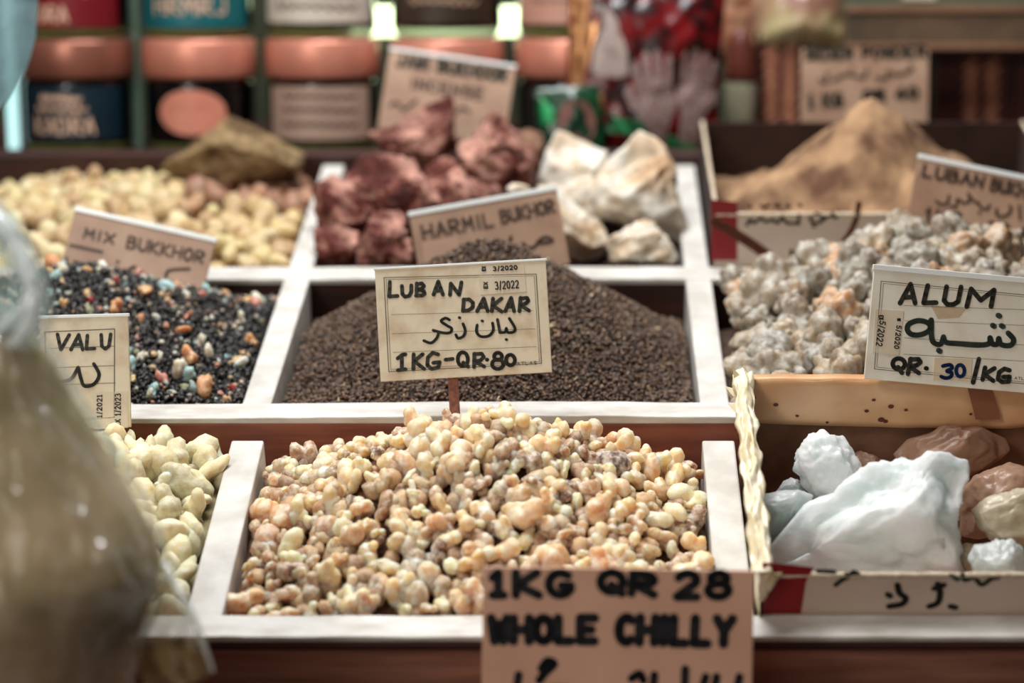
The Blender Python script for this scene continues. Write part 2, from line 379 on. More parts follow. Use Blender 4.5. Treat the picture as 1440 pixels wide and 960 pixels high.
# ------------------------------------------------------------------ lumps, rocks, heaps
def ico(sub):
    import bmesh
    bm = bmesh.new(); bmesh.ops.create_icosphere(bm, subdivisions=sub, radius=1)
    v = np.array([x.co[:] for x in bm.verts]); f = np.array([[x.index for x in q.verts] for q in bm.faces]); bm.free(); return v, f
ICO = {k: ico(k) for k in (1, 2, 3, 4, 5)}
def blob(seed, sub=3, lobes=3, spread=.6, rough=.08, fq=2.2, asp=(1, 1, 1)):
    """lumpy nugget of unit size: several overlapping lobes plus surface noise"""
    r = np.random.default_rng(seed); V, Fc = ICO[sub]
    C = r.normal(size=(lobes, 3)); C /= np.linalg.norm(C, axis=1)[:, None]; C *= spread * r.uniform(.3, 1, (lobes, 1)); C[0] = 0
    R = r.uniform(.32, .6, lobes); R[0] = .6
    best = np.full(len(V), .35)
    for c, q in zip(C, R):
        b = V @ c; disc = b * b - (c @ c - q * q); t = np.where(disc > 0, b + np.sqrt(np.maximum(disc, 0)), 0)
        best = np.maximum(best, t)
    off = Vector(r.uniform(0, 50, 3))
    nz = np.array([mnoise.fractal(Vector(p) * fq + off, 1.0, 2.0, 3) for p in V])
    P = V * (best * (1 + rough * nz))[:, None]
    P *= np.array(asp); P /= np.abs(P).max(); return P, Fc
def mesh_of(name, P, Fc, mat):
    me = bpy.data.meshes.new(name); me.vertices.add(len(P)); me.vertices.foreach_set('co', np.asarray(P, np.float32).ravel())
    k = Fc.shape[1]; me.loops.add(Fc.size); me.loops.foreach_set('vertex_index', Fc.astype(np.int32).ravel()); me.polygons.add(len(Fc))
    me.polygons.foreach_set('loop_start', np.arange(0, Fc.size, k, dtype=np.int32)); me.polygons.foreach_set('loop_total', np.full(len(Fc), k, dtype=np.int32))
    me.update(calc_edges=True); me.polygons.foreach_set('use_smooth', [True] * len(Fc)); me.materials.append(mat); return me
def rot_mats(n, flat=None):
    q = rng.normal(size=(n, 4)); q /= np.linalg.norm(q, axis=1)[:, None]; a, b, c, d = q.T
    return np.stack([np.stack([1 - 2 * (c * c + d * d), 2 * (b * c - a * d), 2 * (b * d + a * c)], -1), np.stack([2 * (b * c + a * d), 1 - 2 * (b * b + d * d), 2 * (c * d - a * b)], -1), np.stack([2 * (b * d - a * c), 2 * (c * d + a * b), 1 - 2 * (b * b + c * c)], -1)], 1)
def scatter(name, bases, pos, size, mat, kinds=None):
    """one stuff mesh holding uncountable grains"""
    Rm = rot_mats(len(pos)); vs = []; fs = []; b = 0
    kinds = rng.integers(0, len(bases), len(pos)) if kinds is None else kinds
    for bi, (P, Fc) in enumerate(bases):
        idx = np.where(kinds == bi)[0]
        if not len(idx): continue
        Q = np.einsum('nij,vj->nvi', Rm[idx], P) * size[idx][:, None, None] + pos[idx][:, None, :]
        k = len(P); vs.append(Q.reshape(-1, 3)); fs.append((Fc[None] + (b + np.arange(len(idx)) * k)[:, None, None]).reshape(-1, Fc.shape[1])); b += k * len(idx)
    return fast_mesh(name, np.concatenate(vs), np.concatenate(fs), mat)
class Heap:
    def __init__(s, fr, u0, u1, v0, v1, peak, hp, hedge, hback=None, pw=2.0, rnd=.05, bumpy=.002, fq=40, ex=1.0):
        s.fr, s.u0, s.u1, s.v0, s.v1, s.peak, s.hp, s.he = fr, u0 + .0012, u1 - .0012, v0 + .0014, v1 - .0014, peak, hp, hedge
        s.hb = hedge if hback is None else hback; s.pw, s.rnd, s.bumpy, s.fq, s.ex = pw, rnd, bumpy, fq, ex
    def h(s, u, v):
        du = u - s.peak[0]; dv = v - s.peak[1]
        eu = (s.u1 - s.peak[0]) if du > 0 else (s.peak[0] - s.u0); ev = (s.v1 - s.peak[1]) if dv > 0 else (s.peak[1] - s.v0)
        r = (abs(du / eu) ** s.pw + abs(dv / ev) ** s.pw) ** (1 / s.pw)
        g = max(0.0, min(1.0, 1 + s.rnd - math.sqrt(r * r + s.rnd * s.rnd))) ** s.ex
        t = (v - s.v0) / (s.v1 - s.v0); e = s.he + (s.hb - s.he) * t
        return e + (s.hp - e) * g + s.bumpy * mnoise.fractal(Vector((u * s.fq, v * s.fq, 3.3)), 1, 2, 3)
    def P(s, u, v, d=0.0): return s.fr.P(u, v, s.h(u, v) + d)
    def surface(s, name, mat, d=0.0, nu=70, nv=60, parent=None):
        m = MB(); m.grid(nu, nv, lambda a, b: s.P(s.u0 + (s.u1 - s.u0) * a, s.v0 + (s.v1 - s.v0) * b, d))
        # close down to the tray bottom so the heap is solid
        n = nu + 1; top = list(m.v); edge = [i for i in range(n)] + [j * n + nu for j in range(1, nv + 1)] + [nv * n + i for i in range(nu - 1, -1, -1)] + [j * n for j in range(nv - 1, 0, -1)]
        b0 = len(m.v); dn = s.fr.n
        for i in edge:
            p = Vector(top[i]); hh = (p - s.fr.O).dot(dn); m.v.append(tuple(p - dn * (hh + .054)))
        k = len(edge)
        for i in range(k): m.f.append((edge[i], b0 + i, b0 + (i + 1) % k, edge[(i + 1) % k]))
        return m.build(name, mat, parent, smooth=True)
    def darts(s, n, dmin, tries=60, margin=.006, box=None, shrink=.93):
        u0, u1, v0, v1 = box or (s.u0, s.u1, s.v0, s.v1); pts = []; d = dmin
        while len(pts) < n:
            fail = 0
            while len(pts) < n and fail < tries * 20:
                u = rng.uniform(u0 + margin, u1 - margin); v = rng.uniform(v0 + margin, v1 - margin)
                if all((u - a) ** 2 + (v - b) ** 2 > d * d for a, b in pts): pts.append((u, v)); fail = 0
                else: fail += 1
            d *= shrink
        return pts
def pieces(name, meshes, mat_label, cat, group, heap, pts, smin, smax, lift=.25, skew=1.0, flat=.0):
    for (u, v) in pts:
        me = meshes[int(rng.integers(len(meshes)))]; o = bpy.data.objects.new(name, me); COL.objects.link(o)
        sz = smin + (smax - smin) * rng.random() ** skew
        o.location = heap.P(u, v, sz * lift); o.rotation_euler = rng.uniform(0, 6.28, 3) * np.array([flat if flat else 1, flat if flat else 1, 1]); o.scale = (sz, sz, sz)
        tag(o, mat_label, cat, group)

# --- front centre bin: frankincense tears
M_frank = resin('frankincense', [(240, 196, 146), (252, 226, 180), (230, 174, 120), (250, 220, 180), (122, 88, 68), (248, 210, 154), (236, 196, 158), (92, 68, 56), (254, 232, 192), (216, 160, 114), (248, 212, 164)], dust=(255, 244, 232), dust_amt=.85, sss=.75, rough=.42, radius=(.016, .008, .003), bstr=.35, scale=1.9)
M_frank_i = resin('frankincense_small', [(226, 180, 130), (150, 108, 78), (236, 206, 164), (118, 84, 62), (214, 166, 120), (232, 196, 150)], island=True, dust=(236, 222, 204), dust_amt=.5, sss=.3)
M_base = solid('resin_dust', (120, 82, 56), (88, 58, 40), .8, 120)
hF = Heap(FRO, XL + .0095, XR - .0095, .009, .186, (-.055, .140), .034, -.009, -.024, pw=2.2, rnd=.18, bumpy=.004, fq=28)
base = hF.surface('resin_dust', M_base, -.006)
b_t = [blob(100 + i, 4, int(3 + i % 4), 1.0, .10, 2.4, (1, .72 + .2 * (i % 2), .55 + .12 * (i % 4))) for i in range(20)]
me_t = [mesh_of('frankincense_tear', P, Fc, M_frank) for P, Fc in b_t]
small = [blob(140 + i, 2, 3, .7, .12) for i in range(8)]
n = 620; uv = np.stack([rng.uniform(hF.u0 + .007, hF.u1 - .007, n), rng.uniform(hF.v0 + .007, hF.v1 - .008, n)], 1)
pos = np.array([hF.P(a, b, -.003 + .004 * rng.random())[:] for a, b in uv]); sc_ = .0042 + .0035 * rng.random(n)
fs_ = scatter('frankincense_crumbs', small, pos, sc_, M_frank_i)
tag(fs_, 'small frankincense crumbs filling the gaps between the larger tears in front centre bin', 'resin crumbs', kind='stuff'); base.parent = fs_
pieces('frankincense_tear', me_t, 'amber frankincense tear in the front centre bin behind the chilly card', 'frankincense', 'frankincense tears in the front centre bin', hF, hF.darts(300, .0122), .0072, .0132, .25, 1.5)

# --- front left bin: pale green gum nuggets
M_gum = resin('pale_gum', [(238, 224, 178), (228, 216, 168), (246, 236, 204), (206, 198, 154), (234, 214, 164), (184, 180, 144), (244, 230, 186)], dust=(240, 238, 224), dust_amt=.6, sss=.5, dirt=(120, 96, 60), dirt_amt=.3)
M_gum_i = resin('pale_gum_small', [(206, 196, 150), (160, 146, 104), (220, 212, 176)], island=True, sss=.2)
hG = Heap(FRO, X0 + .01, XL - .0095, .009, .186, (-.30, .13), .012, -.016, -.012, rnd=.2, bumpy=.004, fq=30)
gd = hG.surface('resin_dust', solid('gum_dust', (150, 136, 96), (120, 104, 72), .8, 120), -.006)
n = 420; pos = np.array([hG.P(a, b, -.002)[:] for a, b in zip(rng.uniform(hG.u0 + .009, hG.u1 - .009, n), rng.uniform(hG.v0 + .009, hG.v1 - .009, n))])
gd.parent = tag(scatter('gum_crumbs', small, pos, .005 + .004 * rng.random(n), M_gum_i), 'small crumbs between the pale green gum nuggets in front left bin', 'resin crumbs', kind='stuff')
b_g = [blob(200 + i, 3, 2 + i % 3, .8, .12, 2.2, (1, .62 + .1 * (i % 3), .5 + .1 * (i % 2))) for i in range(12)]
me_g = [mesh_of('gum_nugget', P, Fc, M_gum) for P, Fc in b_g]
pieces('gum_nugget', me_g, 'pale greenish gum nugget in front left bin beside the clear bag', 'gum nugget', 'pale gum nuggets in the front left bin', hG, hG.darts(130, .0165, box=(-.345, hG.u1, hG.v0, hG.v1), margin=.008), .0095, .0165, .25, 1.2)

# --- middle centre bin: dark brown seeds
M_seed = resin('brown_seed', [(92, 64, 44), (56, 37, 27), (118, 86, 60), (42, 28, 21), (148, 112, 80), (74, 50, 35), (102, 72, 50), (50, 35, 25)], island=True, dust_amt=.15, sss=0, rough=.55, dirt_amt=0, bstr=0)
M_seed_base = solid('seed_mass', (66, 50, 40), (48, 36, 30), .8, 400)
hS = Heap(MID, XL + .0088, XR - .0088, .009, .208, (-.062, .150), .050, -.010, -.030, pw=2.0, rnd=.10, bumpy=.0015, fq=60)
sd = hS.surface('seed_mass', M_seed_base, -.0015)
V1, F1 = ICO[1]
seeds = [(np.array([(0, 0, 1), (1, 0, 0), (0, 1, 0), (-1, 0, 0), (0, -1, 0), (0, 0, -1)]) * np.array(a), np.array([(0, 1, 2), (0, 2, 3), (0, 3, 4), (0, 4, 1), (5, 2, 1), (5, 3, 2), (5, 4, 3), (5, 1, 4)])) for a in ((.6, .55, 1), (.5, .6, 1.1), (.7, .6, .9))]
n = 21000; uv = np.stack([rng.uniform(hS.u0 + .0015, hS.u1 - .0015, n), rng.uniform(hS.v0 + .0015, hS.v1 - .0015, n)], 1)
pos = np.array([hS.P(a, b, -.001 + .003 * rng.random())[:] for a, b in uv])
o = scatter('seed_heap', seeds, pos, .0012 + .0010 * rng.random(n), M_seed)
tag(o, 'heap of dark brown seeds in middle bin behind the dakar card', 'seeds', kind='stuff'); sd.parent = o
M_chaff = resin('pale_chaff', [(206, 180, 140), (170, 140, 104), (226, 206, 170)], island=True, sss=.2, dust_amt=.2)
n = 130; pos = np.array([hS.P(rng.uniform(hS.u0 + .004, hS.u1 - .004), rng.uniform(hS.v0 + .004, hS.v1 - .004), .001)[:] for _ in range(n)])
ch = scatter('chaff', [(P * np.array([1.6, .5, .4]), f) for P, f in small], pos, .0012 + .0012 * rng.random(n), M_chaff); ch.parent = o; ch['kind'] = 'stuff'

# --- middle left bin: black seeds mixed with coloured bits
M_black = resin('black_seed', [(26, 24, 24), (14, 14, 15), (40, 34, 30), (20, 22, 24), (52, 44, 38)], island=True, dust_amt=.1, sss=0, rough=.35, dirt_amt=0, bstr=0)
hB = Heap(MID, X0 + .009, XL - .0088, .009, .208, (-.335, .150), .030, -.008, -.014, pw=2.0, rnd=.2, bumpy=.003, fq=40)
sd = hB.surface('black_seed_mass', solid('black_mass', (20, 18, 18), (12, 12, 12), .7, 300), -.0015)
n = 11000; uv = np.stack([rng.uniform(hB.u0 + .003, hB.u1 - .002, n), rng.uniform(hB.v0 + .002, hB.v1 - .002, n)], 1)
pos = np.array([hB.P(a, b, -.001 + .003 * rng.random())[:] for a, b in uv])
o = scatter('black_seed_heap', seeds, pos, .0014 + .0019 * rng.random(n), M_black)
tag(o, 'heap of glossy black seeds in middle left bin around the mix card', 'seeds', kind='stuff'); sd.parent = o
def bits(name, cols, label, group, cnt, smin, smax, asp=(1, .7, .5), sss=.4, rough=.4, dust_amt=.4):
    mt = resin(name + '_mat', cols, dust_amt=dust_amt, sss=sss, rough=rough)
    ms = [mesh_of(name, *blob(abs(hash_(name)) % 1000 + i, 3, 3 + i % 3, .9, .22, 2.4, asp), mt) for i in range(6)]
    pieces(name, ms, label, 'resin bit' if 'berry' not in name else 'berry', group, hB, hB.darts(cnt, .012, box=(-.44, hB.u1, .012, .205), margin=.004), smin, smax, .3, 1.6)
def hash_(s): return sum((i + 1) * ord(c) for i, c in enumerate(s))
M_mixs = resin('mixed_small_bits', [(214, 150, 90), (226, 216, 196), (130, 170, 166), (196, 120, 90), (236, 226, 206), (120, 124, 92), (176, 120, 80), (206, 190, 150)], island=True, dust_amt=.3, sss=.2)
n = 800; pos = np.array([hB.P(rng.uniform(-.44, hB.u1 - .003), rng.uniform(hB.v0 + .002, hB.v1 - .002), .0012)[:] for _ in range(n)])
mc = scatter('coloured_crumbs', small, pos, .0010 + .0018 * rng.random(n) ** 1.5, M_mixs); mc.parent = o; mc['kind'] = 'stuff'; mc['label'] = 'tiny multicoloured resin crumbs'
bits('amber_bit', [(226, 160, 96), (206, 134, 80), (238, 190, 130)], 'orange-amber resin bit among the black seeds of the mixed bin', 'amber bits in the black mix', 50, .004, .010)
bits('cream_bit', [(232, 222, 200), (214, 204, 180), (240, 236, 224)], 'cream-white resin bit among the black seeds of the mixed bin', 'cream bits in the black mix', 52, .003, .010)
bits('turquoise_bit', [(120, 170, 170), (160, 200, 200), (104, 144, 148)], 'pale turquoise crystal bit among the black seeds of the mixed bin', 'turquoise bits in the black mix', 38, .003, .009)
bits('green_bit', [(150, 152, 110), (120, 128, 96)], 'olive-green resin bit among the black seeds of the mixed bin', 'olive bits in the black mix', 24, .003, .008)
bits('pink_bit', [(214, 130, 112), (190, 104, 88)], 'dusky pink resin bit among the black seeds of the mixed bin', 'pink bits in the black mix', 18, .003, .007)
bits('red_berry', [(150, 16, 22), (130, 12, 18)], 'round red berry among the black seeds of the mixed bin', 'red berries in the black mix', 8, .0035, .0045, (1, 1, 1), .1, .3, .0)

# --- middle right bin: dusty grey-brown resin clumps
M_clump = resin('dusty_clump', [(150, 132, 108), (128, 114, 96), (168, 144, 112), (150, 134, 110), (116, 102, 84), (142, 124, 100), (190, 148, 104), (140, 124, 102), (122, 108, 90), (162, 138, 106), (204, 148, 96)], dust=(224, 228, 222), dust_amt=.7, sss=.25, dirt=(84, 58, 40), dirt_amt=.65, scale=3.2)
hC = Heap(MID, XR + .0088, X1 - .009, .009, .208, (.235, .165), .044, -.008, -.010, pw=2.1, rnd=.25, bumpy=.004, fq=26)
tag(hC.surface('clump_heap', solid('clump_dust', (96, 72, 54), (70, 52, 40), .8, 120), -.028), 'brown resin dust under the grey resin clumps of the middle right bin', 'resin dust', kind='stuff')
b_c = [blob(300 + i, 4, 14 + i % 5, .80, .10, 3.2, (1, .85, .7 + .1 * (i % 3))) for i in range(10)]
def knobbly(P, seed):
    r = np.random.default_rng(seed); off = Vector(r.uniform(0, 40, 3)); out = []
    for p in P:
        q = Vector(p) * 3.2 + off; d, _ = mnoise.voronoi(q); out.append(1 + .24 * (.5 - d[0]))
    return P * np.array(out)[:, None]
me_c = [mesh_of('resin_clump', knobbly(P, i), Fc, M_clump) for i, (P, Fc) in enumerate(b_c)]
pieces('resin_clump', me_c, 'knobbly dusty grey-brown resin clump in the bin behind the alum card', 'resin clump', 'resin clumps in the middle right bin', hC, hC.darts(120, .022, margin=.013), .0125, .0245, .1, 1.3)

# --- back left bin: pale yellow resin chunks
M_yel = resin('yellow_resin', [(214, 192, 132), (196, 164, 112), (226, 212, 168), (178, 140, 96), (222, 206, 150), (168, 124, 86)], dust=(232, 224, 196), dust_amt=.4, sss=.4)
hY = Heap(MID, X0 + .009, XL - .0085, .227, .444, (-.33, .33), .000, -.016, -.020, rnd=.25, bumpy=.004, fq=30)
tag(hY.surface('yellow_heap', solid('yellow_dust', (170, 136, 88), (140, 104, 66), .8, 100), -.007), 'tan dust under the pale yellow resin chunks in back left bin', 'resin dust', kind='stuff')
me_y = [mesh_of('resin_chunk', *blob(400 + i, 3, 2 + i % 2, .6, .14, 1.8, (1, .8, .75)), M_yel) for i in range(8)]
pp = hY.darts(190, .0165, margin=.008)
pieces('resin_chunk', me_y, 'pale yellow resin chunk in the back left bin behind the mix card', 'resin chunk', 'yellow resin chunks in the back left bin', hY, [p for p in pp if p[1] < .36 or p[0] < -.3], .0085, .014, .3)
M_yel2 = resin('brown_resin', [(150, 100, 70), (170, 120, 84), (130, 84, 60)], dust_amt=.3, sss=.3)
me_y2 = [mesh_of('brown_resin_chunk', *blob(420 + i, 3, 3, .6, .16, 1.8, (1, .8, .75)), M_yel2) for i in range(5)]
pieces('brown_resin_chunk', me_y2, 'dull brown resin chunk at the back of the yellow resin bin', 'resin chunk', 'brown resin chunks in the back left bin', hY, [p for p in pp if not (p[1] < .36 or p[0] < -.3)], .011, .018, .4)

# ------------------------------------------------------------------ shaped rocks (own depth and thickness)
def rock(name, px, Z, depth, mat, label, cat, group=None, seed=0, sub=5, rough=.05, fq=14, cuts=9, cutd=(.72, .95), push=.0, top=None):
    """solid stone whose outline seen from the front follows px, with facets and rough grain"""
    P = [Vector((p[0], p[1])) for p in px]; c = sum(P, Vector((0, 0))) / len(P)
    ctr = pt(c.x, c.y, Z); k = Z / F
    ang = []
    for i in range(len(P)):
        a, b = P[i] - c, P[(i + 1) % len(P)] - c
        for t in np.linspace(0, 1, 12, endpoint=False):
            q = a + (b - a) * t; ang.append((math.atan2(-q.y, q.x), q.length * k))
    ang.sort(); A = np.array([a for a, _ in ang]); Rr = np.array([r for _, r in ang])
    A = np.concatenate([A - 2 * np.pi, A, A + 2 * np.pi]); Rr = np.concatenate([Rr] * 3)
    V, Fc = ICO[sub]; r = np.random.default_rng(seed)
    th = np.arctan2(V[:, 1], V[:, 0]); R2 = np.interp(th, A, Rr); s = np.sqrt(V[:, 0] ** 2 + V[:, 1] ** 2)
    sr = np.sin(np.arctan2(s, np.abs(V[:, 2]))) ** .8
    Q = np.stack([np.cos(th) * R2 * sr, np.sin(th) * R2 * sr, V[:, 2] * depth], 1)
    for _ in range(cuts):
        n = r.normal(size=3); n[2] = abs(n[2]) * 1.1 + .25; n[1] += .25; n /= np.linalg.norm(n)
        sup = (Q @ n).max(); dd = sup * r.uniform(*cutd)
        # flat faces only where they do not eat the silhouette
        over = np.maximum(0, Q @ n - dd) * np.clip(V[:, 2] * 2.2 + .1, 0, 1); Q -= over[:, None] * n
    for (nx, ny, nz, dd) in (top or []):
        n = np.array((nx, ny, nz)); n = n / np.linalg.norm(n); over = np.maximum(0, Q @ n - (Q @ n).max() * dd) * np.clip(V[:, 2] * 3 + .25, 0, 1); Q -= over[:, None] * n
    size = R2.mean(); off = Vector(r.uniform(0, 30, 3)); nn = V
    dz = np.array([mnoise.fractal(Vector(q) * 2.6 + off, .85, 2.1, 6) for q in V]); Q += nn * (dz * rough * 1.5 * size)[:, None]
    W = np.stack([Q[:, 0], Q[:, 1] * UP.y - Q[:, 2] * FWD.y, Q[:, 1] * UP.z - Q[:, 2] * FWD.z], 1)
    W = W @ np.eye(3)
    o = fast_mesh(name, W, Fc, mat); o.location = ctr + FWD * push
    return tag(o, label, cat, group)
def crop(x0, y0, sc, pts): return [(x0 + x / sc, y0 + y / sc) for x, y in pts]
def stone(name, c1, c2, c3, scale=34, rough=.75, bstr=.8, sss=0, spec=.3):
    m, nt, p = new_mat(name); co = coords(nt, True)
    n1 = N(nt, 'ShaderNodeTexNoise', Scale=scale, Detail=7, Roughness=.7); nt.links.new(co, n1.inputs['Vector'])
    n2 = N(nt, 'ShaderNodeTexNoise', Scale=scale * 3.2, Detail=5); nt.links.new(co, n2.inputs['Vector'])
    r = ramp(nt, [(.34, c1), (.47, c2), (.60, c3)], n1.outputs['Fac']); r2 = ramp(nt, [(.3, (.55, .55, .55, 1)), (.65, (1, 1, 1, 1))], n2.outputs['Fac'])
    nt.links.new(mixc(nt, 1.0, r.outputs[0], r2.outputs[0], 'MULTIPLY'), p.inputs['Base Color'])
    p.inputs['Roughness'].default_value = rough; p.inputs['Specular IOR Level'].default_value = spec
    if sss: p.inputs['Subsurface Weight'].default_value = sss; p.inputs['Subsurface Radius'].default_value = (.012, .008, .006); p.inputs['Subsurface Scale'].default_value = 1
    bump(nt, p, n1.outputs['Fac'], bstr, .004); return m
M_red = stone('red_stone', (64, 24, 18), (102, 44, 33), (204, 152, 134), 30, bstr=1)
M_white = stone('white_stone', (196, 160, 124), (226, 206, 178), (240, 234, 222), 26, .7, .7, .2)
c3 = lambda p: crop(420, 120, 3.692, p)
c7 = lambda p: crop(720, 160, 4.362, p)
rock('red_stone', [(575, 262), (640, 232), (712, 262), (722, 330), (640, 360), (570, 340)], 1.575, .03, M_red, 'dark red stone in shadow directly behind the middle of the harmil card', 'stone', 'dark red resin stones in the back centre bin', 9)
rock('white_stone', [(770, 262), (830, 246), (868, 290), (850, 350), (780, 350)], 1.575, .024, M_white, 'white stone in shadow under the two tallest white stones', 'stone', 'white stones in the back centre bin', 17)
RG = 'dark red resin stones in the back centre bin'
rock('red_stone', c3([(345, 240), (480, 215), (620, 120), (790, 45), (812, 90), (800, 230), (830, 300), (740, 420), (560, 400), (430, 330)]), 1.63, .028, M_red, 'dark red stone shaped like a wedge in front of the incense card', 'stone', RG, 1, top=[(-.25, .8, .55, .32), (-.4, .1, .9, .75)])
rock('red_stone', c3([(830, 310), (920, 210), (1000, 152), (1080, 200), (1190, 290), (1235, 360), (1190, 530), (1080, 640), (960, 640), (850, 430)]), 1.575, .03, M_red, 'big dark red stone with a hollow face beside the white stones', 'stone', RG, 2, rough=.12, top=[(-.5, .8, .55, .55), (.4, .1, .9, .75)])
rock('red_stone', c3([(240, 450), (340, 360), (460, 345), (600, 400), (720, 560), (765, 640), (620, 760), (520, 740), (400, 660), (290, 540)]), 1.545, .03, M_red, 'long dark red stone with a pale dusty top slanting down behind the harmil card', 'stone', RG, 3, rough=.09, top=[(-.1, .8, .55, .45), (-.4, .1, .9, .75)])
rock('red_stone', c3([(70, 530), (170, 448), (270, 510), (370, 600), (405, 660), (350, 770), (220, 780), (100, 740)]), 1.535, .026, M_red, 'dark red stone at the left end of the red heap above a pink wedge', 'stone', RG, 4, top=[(.25, .8, .55, .6), (.4, .1, .9, .75)])
rock('red_stone', c3([(72, 740), (200, 718), (310, 760), (305, 870), (275, 935), (110, 940), (88, 840)]), 1.50, .02, M_red, 'small pinkish red wedge stone at the bottom left of the red heap', 'stone', RG, 5, top=[(.3, .8, .55, .5), (-.4, .1, .9, .75)])
rock('red_stone', c3([(318, 800), (390, 660), (470, 648), (540, 690), (565, 780), (610, 850), (610, 940), (310, 940)]), 1.50, .022, M_red, 'lumpy dark red stone on the white rail left of the harmil card', 'stone', RG, 6, rough=.13, top=[(0, .8, .55, .6), (.4, .1, .9, .75)])
rock('red_stone', c3([(768, 470), (830, 418), (880, 500), (945, 560), (905, 690), (760, 690)]), 1.545, .016, M_red, 'small dark red stone with a pointed tip behind the harmil card', 'stone', RG, 7, rough=.12, top=[(.2, .8, .55, .6), (-.4, .1, .9, .75)])
rock('red_stone', c3([(640, 430), (760, 365), (840, 395), (800, 520), (760, 640), (640, 600)]), 1.59, .02, M_red, 'dark red stone in shadow between the wedge stone and the big stone', 'stone', RG, 8)
WG = 'white stones in the back centre bin'
rock('white_stone', c7([(150, 440), (205, 230), (270, 92), (420, 150), (585, 240), (610, 330), (560, 560), (470, 640), (330, 600), (230, 520)]), 1.60, .03, M_white, 'white stone with a flat slanted top beside the big red stone', 'stone', WG, 11, rough=.05, top=[(-.1, .8, .55, .5), (-.4, .1, .9, .75)])
rock('white_stone', c7([(480, 540), (505, 400), (610, 270), (700, 170), (790, 98), (950, 190), (1000, 330), (1015, 500), (1100, 750), (1020, 795), (880, 720), (700, 690), (560, 640)]), 1.55, .034, M_white, 'tallest white stone with tan patches in front of the red henna pouch', 'stone', WG, 12, rough=.06, top=[(-.35, .8, .55, .5), (.4, .1, .9, .75)])
rock('white_stone', c7([(150, 440), (270, 445), (400, 560), (560, 690), (600, 800), (540, 930), (360, 940), (250, 700)]), 1.525, .026, M_white, 'low white stone sloping down behind the right end of the harmil card', 'stone', WG, 13, rough=.06, top=[(.5, .8, .55, .6), (-.4, .1, .9, .75)])
rock('white_stone', c7([(572, 775), (680, 712), (820, 628), (900, 700), (1035, 875), (980, 920), (600, 920)]), 1.495, .02, M_white, 'small triangular white stone lying on the middle white rail', 'stone', WG, 14, rough=.08, top=[(0, .8, .55, .6), (.4, .1, .9, .75)])
M_tan = stone('tan_stone', (110, 78, 60), (150, 112, 88), (180, 144, 116))
rock('tan_stone', c7([(30, 110), (110, 95), (185, 120), (205, 200), (190, 400), (60, 380)]), 1.64, .016, M_tan, 'small tan stone in shadow between the big red stone and the white stones', 'stone', None, 15)
rock('tan_stone', [(711, 264), (722, 257), (740, 260), (748, 266), (742, 274), (718, 274)], 1.50, .006, M_white, 'tiny peach-white stone chip on the top edge of the harmil card', 'stone', None, 16, sub=4)
m = Heap(MID, XL + .0085, XR - .0085, .228, .444, (-.06, .38), .012, -.030, -.006, rnd=.3, bumpy=.006, fq=30)
tag(m.surface('stone_rubble', stone('rubble', (34, 16, 15), (50, 26, 23), (74, 44, 38), 60)), 'dark red rubble lying under the red and white stones', 'rubble', kind='stuff')
M_bark = stone('bark', (70, 50, 34), (124, 98, 66), (168, 142, 102), 40, .85, .9)
rock('bark_chunk', [(222, 236), (270, 204), (322, 164), (345, 172), (392, 200), (430, 216), (424, 236), (380, 256), (300, 262), (250, 250)], 1.640, .03, M_bark, 'olive-brown wedge of bark lying at the back of the yellow resin bin', 'bark', None, 21, rough=.05, cuts=5)

# ------------------------------------------------------------------ alum crystals
def crystal(name, c, trans=.3, sss=.6, rough=.35):
    m, nt, p = new_mat(name); co = coords(nt, True)
    n1 = N(nt, 'ShaderNodeTexNoise', Scale=30, Detail=7, Roughness=.65); nt.links.new(co, n1.inputs['Vector'])
    r = ramp(nt, [(.35, c[0]), (.62, c[1])], n1.outputs['Fac']); nt.links.new(r.outputs[0], p.inputs['Base Color'])
    p.inputs['Roughness'].default_value = rough; p.inputs['Transmission Weight'].default_value = trans; p.inputs['IOR'].default_value = 1.42
    p.inputs['Subsurface Weight'].default_value = sss; p.inputs['Subsurface Radius'].default_value = (.02, .024, .024); p.inputs['Subsurface Scale'].default_value = 1
    n2 = N(nt, 'ShaderNodeTexNoise', Scale=85, Detail=6); nt.links.new(co, n2.inputs['Vector']); bump(nt, p, n2.outputs['Fac'], .55, .003); return m
M_alum = crystal('alum_white', ((222, 232, 230), (246, 250, 248)), .12, .7)
M_alum_t = crystal('alum_teal', ((204, 220, 212), (234, 240, 236)), .35, .6, .3)
M_alum_b = crystal('alum_shaded_brown', ((176, 132, 106), (206, 168, 142)), .35, .4, .35)  # clear alum; shade and cardboard showing through are put into the brown
M_alum_y = crystal('alum_shaded_tan', ((186, 170, 138), (214, 202, 176)), .3, .5, .3)  # tan likewise carries the shade and the box seen through the crystal
c9 = lambda p: crop(960, 640, 3.0, p); c6 = lambda p: crop(960, 320, 3.0, p)
AG = 'alum crystals in the cardboard box'
rock('alum_crystal', c9([(350, 430), (520, 200), (640, 160), (720, 82), (840, 32), (1000, 12), (1125, -2), (1150, 14), (1212, 4), (1222, 60), (1172, 152), (1158, 250), (1178, 400), (1165, 450), (1245, 520), (1000, 560), (760, 560), (500, 520)]), 1.165, .026, M_alum, 'largest icy white alum crystal filling the middle of the cardboard box', 'crystal', AG, 31, rough=.085, cuts=9, cutd=(.6, .9), sub=5)
rock('alum_crystal', c9([(470, 60), (490, -30), (535, -85), (600, -98), (660, -88), (700, -50), (735, 10), (760, 110), (640, 190), (560, 185), (505, 130)]), 1.205, .018, M_alum, 'upright clear alum crystal with a frosty top beside the left end of the brown crystal', 'crystal', AG, 32, rough=.10)
